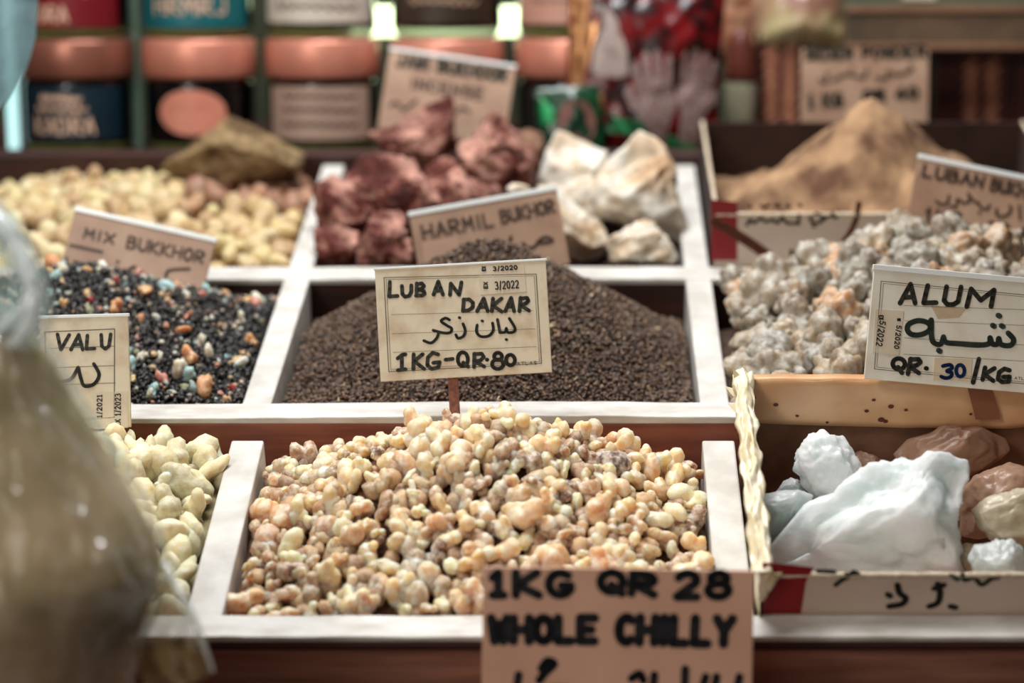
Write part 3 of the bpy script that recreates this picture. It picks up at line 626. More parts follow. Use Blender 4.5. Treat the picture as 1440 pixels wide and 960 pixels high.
rock('alum_crystal', c6([(880, 960), (950, 890), (1040, 868), (1110, 830), (1180, 842), (1260, 838), (1370, 890), (1388, 940), (1300, 1010), (1180, 1060), (1000, 1040)]), 1.232, .014, M_alum_b, 'wide brownish alum crystal leaning on the back wall of the cardboard box', 'crystal', AG, 33, rough=.04)
rock('alum_crystal', c6([(690, 960), (750, 940), (810, 960), (860, 1000), (820, 1060), (700, 1060)]), 1.236, .010, M_alum_b, 'small brownish alum crystal between the frosty crystal and the wide brown one', 'crystal', AG, 39)
rock('alum_crystal', c9([(312, 175), (400, 150), (490, 143), (552, 172), (500, 260), (420, 360), (345, 400), (318, 300)]), 1.185, .014, M_alum_t, 'pale teal alum crystal in the left corner of the cardboard box', 'crystal', AG, 34, rough=.05)
rock('alum_crystal', c9([(395, 155), (425, 112), (455, 93), (510, 110), (520, 170), (450, 200)]), 1.215, .010, M_alum_t, 'small clear alum crystal behind the teal crystal', 'crystal', AG, 35)
rock('alum_crystal', c9([(1165, 340), (1180, 160), (1230, 88), (1380, 28), (1460, 60), (1520, 180), (1400, 330), (1250, 350)]), 1.205, .016, M_alum_b, 'brown alum crystal behind the tan crystal at the right end of the box', 'crystal', AG, 36, rough=.04)
rock('alum_crystal', c9([(1218, 235), (1285, 180), (1400, 145), (1500, 135), (1560, 260), (1480, 390), (1310, 368), (1250, 300)]), 1.170, .014, M_alum_y, 'yellowish tan alum crystal at the right end of the box', 'crystal', AG, 37, rough=.05)
rock('alum_crystal', c9([(1213, 440), (1232, 385), (1300, 366), (1385, 353), (1440, 400), (1455, 480), (1400, 540), (1230, 530)]), 1.140, .014, M_alum_t, 'small frosty alum crystal beside the right side of the largest crystal', 'crystal', AG, 38, rough=.09)
rock('alum_crystal', c9([(1160, 395), (1195, 370), (1250, 380), (1240, 470), (1190, 500), (1150, 470)]), 1.165, .009, M_alum_y, 'tiny tan alum crystal wedged between the largest and the frosty small crystal', 'crystal', AG, 40)

# ------------------------------------------------------------------ cardboard boxes
M_card_in = solid('raw_cardboard', (150, 110, 84), (126, 88, 66), .75, 60)
M_card_shade = solid('shaded_cardboard', (58, 36, 28), (46, 28, 22), .8, 40)  # raw cardboard with the shade inside the powder box put into its colour
M_card_out = solid('printed_card_white', (214, 196, 180), (204, 184, 166), .5, 20)
M_cut = solid('cut_cardboard_edge', (222, 208, 186), (190, 168, 138), .8, 300)
M_redp = solid('red_print', (140, 20, 28), rough=.45)
M_brownp = solid('brown_print', (122, 66, 48), rough=.5)
M_greenp = solid('green_print', (30, 66, 46), rough=.5)
M_blackp = solid('black_print', (30, 26, 22), rough=.5)
M_tape = solid('brown_tape', (232, 190, 144), (212, 160, 114), .3, 30, 0)
M_tape_dk = solid('brown_tape_double', (150, 94, 66), (136, 84, 58), .35, 30)
def open_box(fr, name, label, x0, x1, v0, v1, hb, hf, hk, outm, inm, th=.0022):
    M0 = fr.M() @ Matrix.Translation(((x0 + x1) / 2, v0, hb)); root = thing(name, label, 'cardboard box', M0)
    w = (x1 - x0) / 2; d = v1 - v0; Hf, Hk = hf - hb, hk - hb
    def wall(nm, mat, lo, hi): m = MB(); m.hexa(lo, hi); return m.build(nm, mat, root)
    V = Vector
    wall('front_panel', outm, [V((-w, 0, 0)), V((w, 0, 0)), V((w, th, 0)), V((-w, th, 0))], [V((-w, 0, Hf)), V((w, 0, Hf)), V((w, th, Hf)), V((-w, th, Hf))])
    wall('back_panel', inm, [V((-w, d - th, 0)), V((w, d - th, 0)), V((w, d, 0)), V((-w, d, 0))], [V((-w, d - th, Hk)), V((w, d - th, Hk)), V((w, d, Hk)), V((-w, d, Hk))])
    for s in (-1, 1):
        a, b = sorted((s * w, s * (w - th)))
        wall('side_panel', inm, [V((a, th, 0)), V((b, th, 0)), V((b, d - th, 0)), V((a, d - th, 0))], [V((a, th, Hf)), V((b, th, Hf)), V((b, d - th, Hk)), V((a, d - th, Hk))])
    wall('bottom', inm, [V((-w, 0, -.001)), V((w, 0, -.001)), V((w, d, -.001)), V((-w, d, -.001))], [V((-w, 0, .001)), V((w, 0, .001)), V((w, d, .001)), V((-w, d, .001))])
    # torn pale rim of the cut board
    r = np.random.default_rng(int(w * 1e4)); m = MB()
    def rim(a, b, seed):
        nn = 40; pts = []
        for i in range(nn + 1):
            p = a.lerp(b, i / nn); pts.append(p + V((0, 0, .0006 * mnoise.noise(V((i * .9, seed, 0))))))
        m.tube(pts, [.0016 + .0006 * mnoise.noise(V((i * .7, seed, 5))) for i in range(nn + 1)], 8)
    rim(V((-w, th / 2, Hf)), V((w, th / 2, Hf)), 1); rim(V((-w + th / 2, 0, Hf)), V((-w + th / 2, d, Hk)), 2); rim(V((w - th / 2, 0, Hf)), V((w - th / 2, d, Hk)), 3)
    m.build('cut_rim', M_cut, root, smooth=True)
    return root, M0, w, d, Hf, Hk
def on_front(M0, y=-.0004):
    """maps picture-traced pen points onto the box's front panel"""
    I = M0.inverted(); n = (M0.to_3x3() @ Vector((0, -1, 0))).normalized(); P0 = M0.translation
    def f(p): q = I @ on_plane(p[0], p[1], P0, n); return (q.x, q.z)
    return f
def front_ink(root, M0, sts, width_px, Z, mat, name='print', z=.0003):
    f = on_front(M0)
    for st in sts:
        m = MB(); m.strokes([[f(p) for p in st]], width_px * Z / F, lambda x, y, zz: Vector((x, -zz, y)), z); m.build(name, mat, root)
def front_poly(root, M0, poly, mat, name, z=.0002):
    f = on_front(M0); q = [f(p) for p in poly]; m = MB(); m.add([Vector((x, -z, y)) for x, y in q], [tuple(range(len(q)))]); return m.build(name, mat, root)
# alum box in the front right bin
AX0, AX1, AV0, AV1 = .0925, .335, .0105, .180
root, M0, wb, db, Hf, Hk = open_box(FRO, 'cardboard_box', 'cut-down cardboard box of alum crystals with brown tape along its back rim', AX0, AX1, AV0, AV1, -.050, .024, .040, M_card_out, M_card_in)
front_poly(root, M0, [(1072, 790), (1145, 797), (1133, 818), (1126, 862), (1072, 862)], M_redp, 'red_print')
front_ink(root, M0, [curve(crop(960, 640, 3, [(645, 545), (670, 525), (700, 510), (720, 490), (740, 500)])), crop(960, 640, 3, [(690, 500), (745, 505)]), crop(960, 640, 3, [(570, 487), (640, 490)]), crop(960, 640, 3, [(1130, 505), (1160, 522)]), curve(crop(960, 640, 3, [(1180, 500), (1190, 525), (1230, 515), (1260, 545), (1300, 520), (1330, 515)]))], 7, 1.11, M_greenp, 'green_print')
front_ink(root, M0, [curve(crop(960, 640, 3, [(905, 545), (915, 580), (940, 600), (925, 625), (870, 635)])), crop(960, 640, 3, [(865, 585), (875, 592)]), curve(crop(960, 640, 3, [(1075, 540), (1085, 580), (1075, 620), (1040, 635)])), crop(960, 640, 3, [(1060, 560), (1100, 545)]), crop(960, 640, 3, [(1130, 635), (1150, 640)])], 9, 1.11, M_blackp, 'black_print', .0004)
# tape band folded over the back rim
m = MB()
def tape(a, b):
    x = -wb - .004 + (2 * wb + .008) * a; z = Hk + .001 - .026 * b - .004 * math.sin(a * 3.0) * b + .0012 * mnoise.noise(Vector((a * 9, b * 2, 1)))
    return Vector((x, db - .0034 - .004 * b - .0012 * mnoise.noise(Vector((a * 14, b * 3, 7))), z))
m.grid(60, 8, tape); m.grid(60, 2, lambda a, b: Vector((-wb - .004 + (2 * wb + .008) * a, db - .0034 + .0064 * b, Hk + .0012 + .0012 * mnoise.noise(Vector((a * 9, 0, 1))))))
o = m.build('tape_band', M_tape, root, smooth=True); o.modifiers.new('s', 'SOLIDIFY').thickness = .0004
m = MB(); m.grid(6, 6, lambda a, b: Vector((-wb + .128 + .014 * a + .006 * b, db - .0042 - .005 * b, Hk - .002 - .020 * b)));
o = m.build('tape_overlap', M_tape_dk, root); o.modifiers.new('s', 'SOLIDIFY').thickness = .0004
M_stain = solid('tape_stain', (112, 62, 42), (90, 48, 34), .5, 200)
for (a, b, r_) in [(.09, .55, .0016), (.30, .65, .0014), (.315, .40, .0012), (.355, .55, .0018), (.39, .62, .0012), (.14, .8, .0011), (.04, .4, .0012), (.335, .85, .0021), (.345, .88, .0016), (.21, .92, .001), (.54, .7, .001)]:
    c = tape(a, b); m = MB(); m.add([c + Vector((r_ * math.cos(t), -.0008, r_ * .8 * math.sin(t))) for t in np.linspace(0, 6.28, 9)[:-1]], [tuple(range(8))]); m.build('tape_stain', M_stain, root)
# crumpled yellow wrapping tape on the left side of the box
M_yt = solid('yellow_tape', (240, 232, 206), (220, 202, 160), .3, 70, .4)
m = MB()
def crump(a, b):
    t = a; y = -.004 + (db + .004) * t; x = -wb - .0065 + .011 * b; z = Hf + (Hk - Hf) * t + .004 * math.sin(b * 3.14) + .002
    return Vector((x + .0026 * mnoise.noise(Vector((t * 13, b * 3, 2))), y, z + .0040 * mnoise.noise(Vector((t * 11, b * 5, 8))) + .0014 * mnoise.noise(Vector((t * 40, b * 9, 3)))))
m.grid(90, 14, crump)
m.grid(60, 10, lambda a, b: Vector((-wb - .0022 + .0010 * mnoise.noise(Vector((a * 12, b * 4, 5))), -.003 + (db + .003) * a, Hf + (Hk - Hf) * a - .034 * b + .003)))
m.grid(10, 16, lambda a, b: Vector((-wb - .003 + .012 * a * (1 - .75 * b) + .001 * mnoise.noise(Vector((a * 5, b * 9, 1))), -.0022 - .0010 * mnoise.noise(Vector((a * 6, b * 8, 6))), Hf + .004 - .018 * b)))
o = m.build('yellow_tape', M_yt, root, smooth=True); o.modifiers.new('s', 'SOLIDIFY').thickness = .0005
# torn tips of the tape
m = MB()
for (x, y, z, dx, dz) in [(-wb - .004, db * .98, Hk + .002, -.006, .010), (-wb - .005, db * .93, Hk - .002, -.014, .006), (-wb - .005, db * .85, Hk - .004, -.012, .004)]:
    m.add([Vector((x - .002, y - .005, z)), Vector((x + .005, y - .003, z)), Vector((x + dx * .5, y, z + dz * .7)), Vector((x - .001, y + .004, z))], [(0, 1, 2), (1, 3, 2), (3, 0, 2)])
m.build('torn_tape_end', M_yt, root)

# powder box in the back right bin
BX0, BX1 = (1003 - 820) * 1.49 / F, .340
root, M0, wb2, db2, Hf2, Hk2 = open_box(MID, 'cardboard_box', 'printed cardboard box heaped with brown powder in the back right bin', BX0, BX1, .230, .428, -.058, .038, .040, M_card_out, M_card_shade)
front_poly(root, M0, [(1000, 280), (1037, 284), (1037, 366), (1000, 366)], M_redp, 'red_print')
front_ink(root, M0, [curve([(1004, 311), (1030, 326), (1060, 345), (1086, 364)])], 15, 1.49, M_brownp, 'brown_stripe', .0003)
front_ink(root, M0, [curve([(1208, 286), (1203, 310), (1190, 335), (1172, 352)])], 8, 1.49, M_brownp, 'brown_stripe', .0003)
c8 = lambda p: crop(960, 200, 3.0, p)
front_ink(root, M0, [curve(c8([(270, 350), (285, 325), (300, 340), (330, 320), (350, 335), (380, 325)])), curve(c8([(380, 325), (400, 340), (420, 315), (440, 340), (490, 340)])), c8([(490, 305), (488, 345)]), curve(c8([(545, 305), (540, 330), (575, 340), (590, 310), (560, 300)])), curve(c8([(590, 330), (620, 310), (650, 318), (630, 300)])), c8([(548, 350), (556, 356)]), c8([(280, 268), (286, 274)]), curve(c8([(330, 265), (345, 275), (360, 262)])), c8([(390, 264), (410, 270)]), c8([(440, 262), (450, 272)]), c8([(490, 262), (500, 268)])], 4.2, 1.49, M_blackp, 'script_print', .0004)
front_ink(root, M0, word('IAL', (1112, 366), (1142, 364), 14), 5, 1.49, M_blackp, 'script_print', .0004)
hP = Heap(MID, BX0 + .004, BX1 - .004, .234, .424, (.210, .335), .087, .002, .0, pw=2.0, rnd=.06, bumpy=.007, fq=34, ex=1.3)
tag(hP.surface('brown_powder', solid('brown_powder', (176, 140, 104), (96, 66, 46), .95, 38, .6, detail=9), nu=110, nv=90), 'heap of coarse brown powder in the printed cardboard box', 'powder', kind='stuff')

# ------------------------------------------------------------------ price cards
def lines_of(*a): return [list(x) for x in a]
def frame_lines(TL, TR, BR, BL): return [[TL, TR, BR, BL, TL]]
# luban dakar, traced from the photograph
k = Card('cream price card reading LUBAN DAKAR 1KG QR 80 on a wooden stick, in the centre', [(528, 380), (770, 363), (774, 525), (534, 535)], 1.243, rad(12), M_paper, edge=.0022)
k.src((45, 100), (1335, 15), (1355, 880), (80, 935))
k.ink(frame_lines((112, 163), (1255, 128), (1275, 812), (140, 862)), 6, M_print, 'printed_border')
k.ink(frame_lines((128, 178), (1240, 142), (1260, 800), (155, 845)), 3, M_print, 'printed_border')
k.ink(lines_of([(165, 440), (1225, 412)], [(170, 582), (1235, 550)], [(172, 720), (1240, 686)]), 3, M_print, 'ruled_lines', .00025)
k.ink(word('ATLAS', (1090, 825), (1240, 820), 24), 5, M_print, 'printed_maker_name')
st = k.quad([(812, 85), (1165, 62), (1178, 265), (825, 290)], M_sticker, 'date_sticker', .0003)
ks = word('3/2020', (928, 106), (1112, 92), 30) + word('3/2022', (940, 248), (1120, 235), 56) + word('EX', (880, 240), (880, 195), 26) + word('EX', (868, 106), (868, 75), 24)
k.ink(ks, 9, M_blackp, 'date_print', .0006, st)
L = []
for q in ([(155, 195), (150, 305), (210, 300)], [(243, 225), (245, 285), (265, 307), (295, 300), (310, 270), (312, 220)], [(352, 205), (350, 297)],
          [(352, 212), (390, 205), (405, 225), (390, 245), (358, 252), (402, 262), (410, 282), (390, 297), (345, 298)], [(475, 290), (512, 190), (545, 290)], [(490, 262), (532, 258)],
          [(597, 292), (605, 205), (665, 290), (685, 195)],
          [(700, 325), (692, 408)], [(697, 327), (740, 325), (768, 350), (765, 385), (735, 408), (690, 412)], [(797, 415), (850, 318), (878, 415)], [(815, 385), (868, 380)],
          [(920, 318), (908, 415)], [(985, 318), (917, 372), (985, 418)], [(1010, 415), (1058, 312), (1078, 415)], [(1025, 382), (1070, 378)], [(1130, 312), (1118, 415)],
          [(1128, 318), (1180, 312), (1190, 335), (1170, 355), (1127, 368), (1192, 410)],
          [(235, 740), (235, 850)], [(205, 765), (240, 738), (262, 735)], [(205, 852), (262, 845)], [(322, 735), (318, 845)], [(388, 735), (325, 785), (398, 845)],
          [(502, 738), (462, 725), (425, 760), (420, 815), (450, 845), (500, 835), (512, 795), (465, 800)], [(555, 778), (608, 772)],
          arc(683, 775, 38, 52, 90, 450, 16), [(685, 800), (722, 832)], [(770, 735), (765, 835)], [(768, 738), (825, 735), (840, 760), (815, 785), (770, 792), (842, 832)],
          [(862, 780), (866, 781)], arc(947, 757, 30, 28, 0, 360, 14), arc(943, 815, 43, 36, 0, 360, 14), arc(1040, 785, 34, 40, 0, 360, 14)): L.append(list(q))
k.ink(L[:7], 29, M_ink, 'word_lettering'); k.ink(L[7:17], 29, M_ink, 'word_lettering'); k.ink(L[17:], 29, M_ink, 'price_lettering')
AR = [curve(q) for q in ([(590, 480), (560, 467), (528, 490), (575, 525), (605, 545), (592, 575), (540, 577), (468, 558)], [(508, 580), (490, 620), (450, 652), (398, 635)], [(690, 510), (706, 560), (690, 603), (652, 618), (635, 592)],
      [(796, 520), (790, 570), (820, 605), (880, 602), (915, 560), (912, 505)], [(950, 478), (966, 575)], [(966, 577), (1008, 572), (1015, 545), (1025, 575), (1070, 572), (1080, 540), (1040, 470)])] + [[(663, 463), (668, 465)], [(833, 488), (838, 490)], [(1012, 630), (1016, 631)]]
k.ink(AR, 22, M_ink, 'arabic_lettering', .00045)
k.stick(-.008, .03)
# alum
k = Card('cream price card reading ALUM QR 30 taped to the back rim of the alum box', [(1232, 375), (1470, 398), (1455, 553), (1212, 533)], 1.212, rad(9), solid('pale_cream_card', (240, 234, 218), (218, 206, 182), .4, 46, 0, lo=.42, hi=.78, detail=8), edge=.005)
k.src((165, 20), (1440, 150), (1360, 978), (55, 872))
k.ink(frame_lines((215, 125), (1395, 250), (1320, 905), (140, 795)), 5, M_print, 'printed_border')
k.ink(frame_lines((232, 142), (1380, 262), (1305, 890), (158, 780)), 3, M_print, 'printed_border')
k.ink(lines_of([(385, 310), (1390, 352)], [(385, 425), (1380, 468)], [(380, 555), (1370, 615)], [(370, 680), (1360, 735)]), 3, M_print, 'ruled_lines', .00025)
k.quad([(590, 310), (860, 335), (800, 400), (640, 412)], solid('card_stain', (196, 170, 136), (210, 190, 160), .5, 80), 'stain', .00012)
st = k.quad([(165, 335), (383, 350), (335, 690), (130, 670)], M_sticker, 'date_sticker', .0003)
k.ink(word('5/2022', (195, 425), (160, 612), 44) + word('EX', (190, 385), (190, 415), 30) + word('5/2020', (325, 460), (300, 635), 34) + word('EX', (332, 410), (332, 425), 20), 8, M_blackp, 'date_print', .0006, st)
sp = k.quad([(610, 705), (895, 715), (880, 890), (595, 870)], solid('price_patch', (224, 206, 176), (214, 192, 160), .45, 40), 'price_patch', .0003)
L = [[(355, 292), (440, 150), (470, 292)], [(385, 250), (462, 246)], [(570, 162), (535, 292), (630, 290)], [(712, 172), (690, 275), (715, 305), (760, 305), (795, 285), (820, 175)], [(860, 322), (895, 190), (965, 275), (1065, 200), (1040, 322)],
     arc(332, 755, 48, 42, 0, 360, 16), [(325, 780), (355, 825)], [(425, 715), (400, 832)], [(420, 720), (485, 718), (500, 740), (470, 765), (415, 775), (485, 825)], [(540, 788), (546, 789)], [(945, 715), (898, 895)],
     [(990, 780), (970, 872)], [(1060, 785), (985, 832), (1050, 880)], [(1172, 800), (1135, 788), (1095, 815), (1085, 865), (1115, 888), (1165, 885), (1172, 848), (1125, 850)]]
k.ink(L[:5], 36, M_ink, 'word_lettering'); k.ink(L[5:], 34, M_ink, 'price_lettering')
AR = [curve(q) for q in ([(590, 480), (560, 440), (490, 425), (420, 450), (405, 495), (440, 530), (510, 530), (575, 495), (590, 420), (590, 560), (620, 600), (660, 600), (680, 548)], [(680, 550), (700, 590), (800, 600), (930, 610), (1020, 600), (1030, 555), (1045, 600), (1085, 602), (1095, 560), (1110, 605), (1180, 612), (1205, 570), (1165, 520)])] + [[(640, 650), (652, 658)], [(1050, 462), (1062, 470)], [(1115, 465), (1128, 472)], [(1092, 388), (1104, 394)]]
k.ink(AR, 40, solid('green_black_marker', (62, 72, 62), rough=.5), 'arabic_lettering', .00045)
k.ink([curve(q) for q in ([(670, 770), (725, 760), (740, 785), (700, 808), (735, 820), (730, 850), (690, 862), (655, 850)],)] + [arc(802, 805, 32, 45, 0, 360, 16)], 28, M_ink_blue, 'blue_lettering', .0006, sp)
k.ink(word('ATLAS', (1210, 866), (1330, 875), 18), 4, M_print, 'printed_maker_name')
# valu
k = Card('cream price card ending in ALU, half hidden by the clear bag', [(52, 446), (176, 443), (188, 600), (62, 604)], 1.235, rad(10), M_paper, edge=.003)
c4 = lambda p: [tuple(q) for q in p]
k.src((152, 378), (528, 369), (564, 840), (190, 852))
k.ink(frame_lines((180, 440), (475, 428), (492, 800), (215, 815)), 4, M_print, 'printed_border')
k.ink(lines_of([(195, 510), (480, 500)], [(200, 592), (485, 582)], [(205, 665), (490, 655)]), 2.5, M_print, 'ruled_lines', .00025)
k.ink([[(235, 450), (252, 515), (285, 452)], [(295, 515), (325, 452), (345, 515)], [(305, 495), (340, 492)], [(362, 455), (360, 512), (395, 510)], [(420, 452), (425, 500), (440, 512), (455, 500), (460, 450)]], 15, M_ink)
k.ink([curve([(330, 590), (345, 640), (360, 668), (400, 660), (420, 620), (395, 575)]), curve([(330, 590), (300, 640), (250, 650)])], 15, M_ink, 'arabic_lettering', .00045)
st = k.quad([(400, 695), (545, 688), (552, 842), (410, 850)], M_sticker, 'date_sticker', .0003)
k.ink(word('EX 1/2023', (520, 838), (514, 700), 22) + word('1/2021', (440, 800), (436, 705), 20), 4.5, M_blackp, 'date_print', .0006, st)
k.stick(.0, .02)
# mix bukkhor
k = Card('tan price card reading MIX BUKKHOR leaning in the black seed heap', [(107, 293), (301, 338), (283, 428), (82, 384)], 1.415, rad(16), M_paper_tan, edge=.005)
k.src((210, 25), (1385, 275), (1280, 830), (80, 570))
k.ink(word('MIX', (285, 265), (530, 315), 80) + word('BUKKHOR', (645, 345), (1285, 470), 95), 21, M_ink_soft)
k.ink([[(175, 330), (440, 385)], [(140, 440), (145, 480)], curve([(210, 470), (300, 500), (390, 480), (460, 500)]), curve([(560, 540), (620, 560), (690, 520), (720, 510)]), curve([(600, 560), (680, 600), (760, 600), (720, 660)]), curve([(820, 620), (900, 650), (980, 640), (1000, 540), (1180, 520)]), curve([(980, 640), (1040, 660), (1080, 640), (1130, 690), (1160, 680)]), [(570, 465), (580, 470)]], 24, M_ink_soft, 'arabic_lettering', .00045)
k.stick(.0, .03)
# harmil
k = Card('tan price card reading HARMIL BUKHOR standing behind the brown seed heap', [(577, 302), (782, 263), (802, 372), (592, 408)], 1.432, rad(12), M_paper_tan, edge=.005)
k.src((35, 240), (1280, 30), (1390, 690), (120, 880))
k.ink(word('HARMIL', (150, 445), (740, 345), 110) + word('BUKHOR', (810, 325), (1265, 235), 105), 25, M_ink_soft)
k.ink([curve([(880, 440), (870, 480), (910, 510)]), curve([(980, 500), (1020, 540), (1080, 530), (1120, 480), (1180, 450), (1240, 480), (1180, 500), (1110, 500)]), curve([(640, 520), (700, 500), (740, 530)]), [(560, 520), (590, 518)]], 26, M_ink_soft, 'arabic_lettering', .00045)
k.quad([(130, 470), (430, 430), (440, 650), (150, 690)], solid('old_sticker', (196, 160, 138), (186, 150, 128), .5, 30), 'date_sticker', .0003)
k.stick(.0, .01)
# jawi incense
k = Card('tan price card reading INCENSE leaning on the jars behind the red stones', [(553, 68), (728, 95), (706, 205), (526, 180)], 1.675, rad(14), M_paper_tan, edge=.004)
k.src((320, 110), (1365, 265), (1240, 930), (160, 780))
k.ink(word('JAWI BUKHOOR', (365, 250), (1280, 385), 95), 32, M_ink); k.ink(word('INCENSE', (480, 440), (1080, 530), 85), 24, M_ink_soft, 'small_lettering')
k.ink([curve([(280, 590), (340, 560), (400, 620), (480, 570), (520, 540)]), curve([(760, 640), (840, 650), (900, 600), (960, 640)])], 24, M_ink_soft, 'arabic_lettering', .00045)
# powder card
k = Card('tan price card reading 1 KG behind the brown powder heap', [(1125, 66), (1308, 72), (1303, 182), (1128, 186)], 1.69, rad(8), M_paper_tan, edge=.0)
k.src((362, 215), (990, 255), (975, 640), (365, 640))
k.ink(word('SEDER POWDER', (385, 275), (975, 290), 50), 18, M_ink); k.ink(word('1 KG', (405, 525), (580, 515), 60) + word('QR 40', (685, 500), (935, 485), 50), 22, M_ink, 'price_lettering')
k.ink([curve([(460, 380), (490, 400), (500, 350)]), curve([(530, 390), (600, 360), (680, 380), (700, 340)]), curve([(740, 380), (790, 390), (800, 350)]), curve([(800, 360), (850, 370), (910, 350), (900, 330)]), [(620, 330), (626, 334)]], 16, M_ink_soft, 'arabic_lettering', .00045)
# luban bukhor
k = Card('tan price card reading LUBAN BUKHOR standing over the grey resin clumps', [(1291, 219), (1474, 257), (1450, 352), (1274, 316)], 1.452, rad(12), M_paper_tan, edge=.005)
k.src((145, 60), (1500, 345), (1325, 1045), (20, 780))
k.ink(word('LUBAN', (190, 275), (820, 400), 120) + word('BUKHOR', (905, 425), (1460, 545), 125), 36, M_ink_soft)
k.ink([curve([(470, 480), (450, 560), (390, 575), (335, 540)]), curve([(480, 590), (540, 600), (560, 520), (620, 560), (680, 540), (670, 460)]), curve([(680, 480), (740, 550), (780, 560), (800, 610), (870, 620), (890, 580)]), curve([(970, 620), (960, 680), (1020, 700), (1080, 680), (1115, 620), (1100, 590)]), [(1200, 590), (1205, 730)], [(1280, 590), (1290, 750)], [(780, 660), (790, 665)]], 28, M_ink_soft, 'arabic_lettering', .00045)
k.ink(word('1KG', (205, 790), (590, 850), 180) + word('QR.80', (840, 910), (1440, 1000), 160), 36, M_ink_soft, 'price_lettering')
k.stick(.0, .02)
# whole chilly, nearest the lens
k = Card('large tan price card reading 1KG QR 28 WHOLE CHILLY in front of the tray', [(680, 796), (1055, 803), (1062, 1040), (676, 1035)], 1.045, rad(6), solid('tan_card_front', (224, 180, 154), (210, 164, 138), .5, 16), edge=.0)
k.src((36, 30), (1386, 55), (1410, 908), (22, 890))
k.ink(word('1KG', (70, 170), (480, 170), 110) + word('QR', (620, 150), (890, 170), 95) + word('28', (1000, 180), (1265, 180), 115), 46, solid('bold_black_marker', (16, 18, 24), rough=.6), 'price_lettering')
k.ink(word('WHOLE', (75, 400), (605, 400), 115) + word('CHILLY', (715, 405), (1285, 415), 125), 50, bpy.data.materials['bold_black_marker'])
k.ink([[(215, 570), (205, 640)], curve([(330, 540), (360, 500), (395, 515), (350, 560), (320, 600)]), curve([(790, 590), (830, 565), (850, 600)]), [(905, 570), (900, 640)], [(1060, 540), (1060, 640)], [(1165, 580), (1150, 640)], [(1220, 580), (1210, 640)], [(1335, 580), (1325, 640)], curve([(205, 640), (350, 680), (420, 640), (800, 690), (1330, 660)])], 40, bpy.data.materials['bold_black_marker'], 'arabic_lettering', .00045)
k.stick(.0, k.M.translation.z - pt(0, 1112, .965).z + .004, .004)

# ------------------------------------------------------------------ jars on the shelf
M_jar = solid('dark_jar_glass', (6, 8, 9), (4, 5, 6), .12, 10, spec=.6)
M_foot = film('green_glass_foot', (190, 206, 120), .5, .1, .3)
M_lid = solid('copper_lid', (214, 142, 120), (198, 124, 102), .38, 30, metal=.3)
M_lid_dk = solid('dark_copper_lid', (158, 102, 84), (138, 84, 68), .34, 30, metal=.5)
M_gold = solid('pale_gold_print', (214, 176, 148), rough=.5)
ZJ, RJ, HJ = 1.79, .0452, .0935
jz = {0: ZS, 1: ZS + HJ}
def jar(px, row, label, lid, band=None, words=(), oval=None, inkm=None, lz=(.012, .055), ang=62, group='dark glass jars with copper lids stacked on the shelf'):
    x = (px - CX) * ZJ / F; y = pt(px, 200, ZJ).y
    root = thing('jar', label, 'jar', Vector((x, y, jz[row])), group)
    m = MB(); m.lathe([(RJ * .80, 0), (RJ * .90, .0015), (RJ * .97, .006), (RJ * .97, .0078)]); m.build('glass_foot', M_foot, root, True)
    m = MB(); m.lathe([(RJ * .97, .0080), (RJ, .0095), (RJ, .054), (RJ * .97, .060), (RJ * .84, .064), (RJ * .84, .0665)]); m.build('jar_body', M_jar, root, True)
    m = MB(); m.lathe([(RJ * .99, .061), (RJ * 1.03, .0615), (RJ * 1.05, .064), (RJ * 1.05, .0900), (RJ * 1.02, .0925), (RJ * .98, HJ - .0002)]); m.build('lid', lid, root, True)
    def cyl(s, t, z): a = s / RJ; r = RJ + .0003 + z; return Vector((r * math.sin(a), -r * math.cos(a), t))
    lb = None
    if band:
        a0 = rad(ang); m = MB(); m.grid(40, 2, lambda u, v: cyl((-a0 + 2 * a0 * u) * RJ, lz[0] + (lz[1] - lz[0]) * v, 0)); lb = m.build('label', band, root, True)
    if oval:
        m = MB(); n = 40; rr = [0, .5, 1]; m.add([cyl(.0, .034, 0)] + [cyl(.029 * r_ * math.cos(2 * math.pi * k / n), .034 + .0185 * r_ * math.sin(2 * math.pi * k / n), 0) for r_ in (.35, .7, 1) for k in range(n)],
            [(0, 1 + k, 1 + (k + 1) % n) for k in range(n)] + [(1 + j * n + k, 1 + (j + 1) * n + k, 1 + (j + 1) * n + (k + 1) % n, 1 + j * n + (k + 1) % n) for j in (0, 1) for k in range(n)]); lb = m.build('oval_label', oval, root, True)
    if words and lb is not None:
        sts = []
        for (s, x0, x1, zz, h) in words:
            if s == '~': sts.append([(x0 + (x1 - x0) * i / 24, zz + h * .5 * math.sin(i * 1.9) * (1 if i % 3 else .3)) for i in range(25)])
            else: sts += [[(p[0], -p[1]) for p in q] for q in word(s, (x0, -zz), (x1, -zz), h)]
        m = MB(); m.strokes(sts, words[0][4] * .2 if len(words) == 1 else .0022, cyl, .0003, 8); m.build('label_print', inkm or M_gold, lb)
    return root
L_ = lambda n, a, b: solid(n, a, b, .45, 20)
jar(113, 0, 'dark jar with a navy blue label in the bottom row at far left', M_lid_dk, L_('navy_label', (4, 36, 50), (3, 28, 40)), [('~', -.022, .012, .045, .006), ('~', -.026, .016, .037, .004), ('KADRA', -.028, .022, .017, .013)])
jar(284, 0, 'dark jar with an oval salmon label behind the bark wedge', M_lid, oval=L_('salmon_label', (218, 142, 118), (208, 128, 106)))
jar(456, 0, 'dark jar with a cream label of small print, left of the incense card', M_lid, L_('cream_label', (180, 152, 134), (166, 138, 120)), [('~', -.03, .034, .047, .005), ('~', -.03, .034, .036, .005), ('~', -.03, .034, .024, .005)], inkm=M_ink_soft)
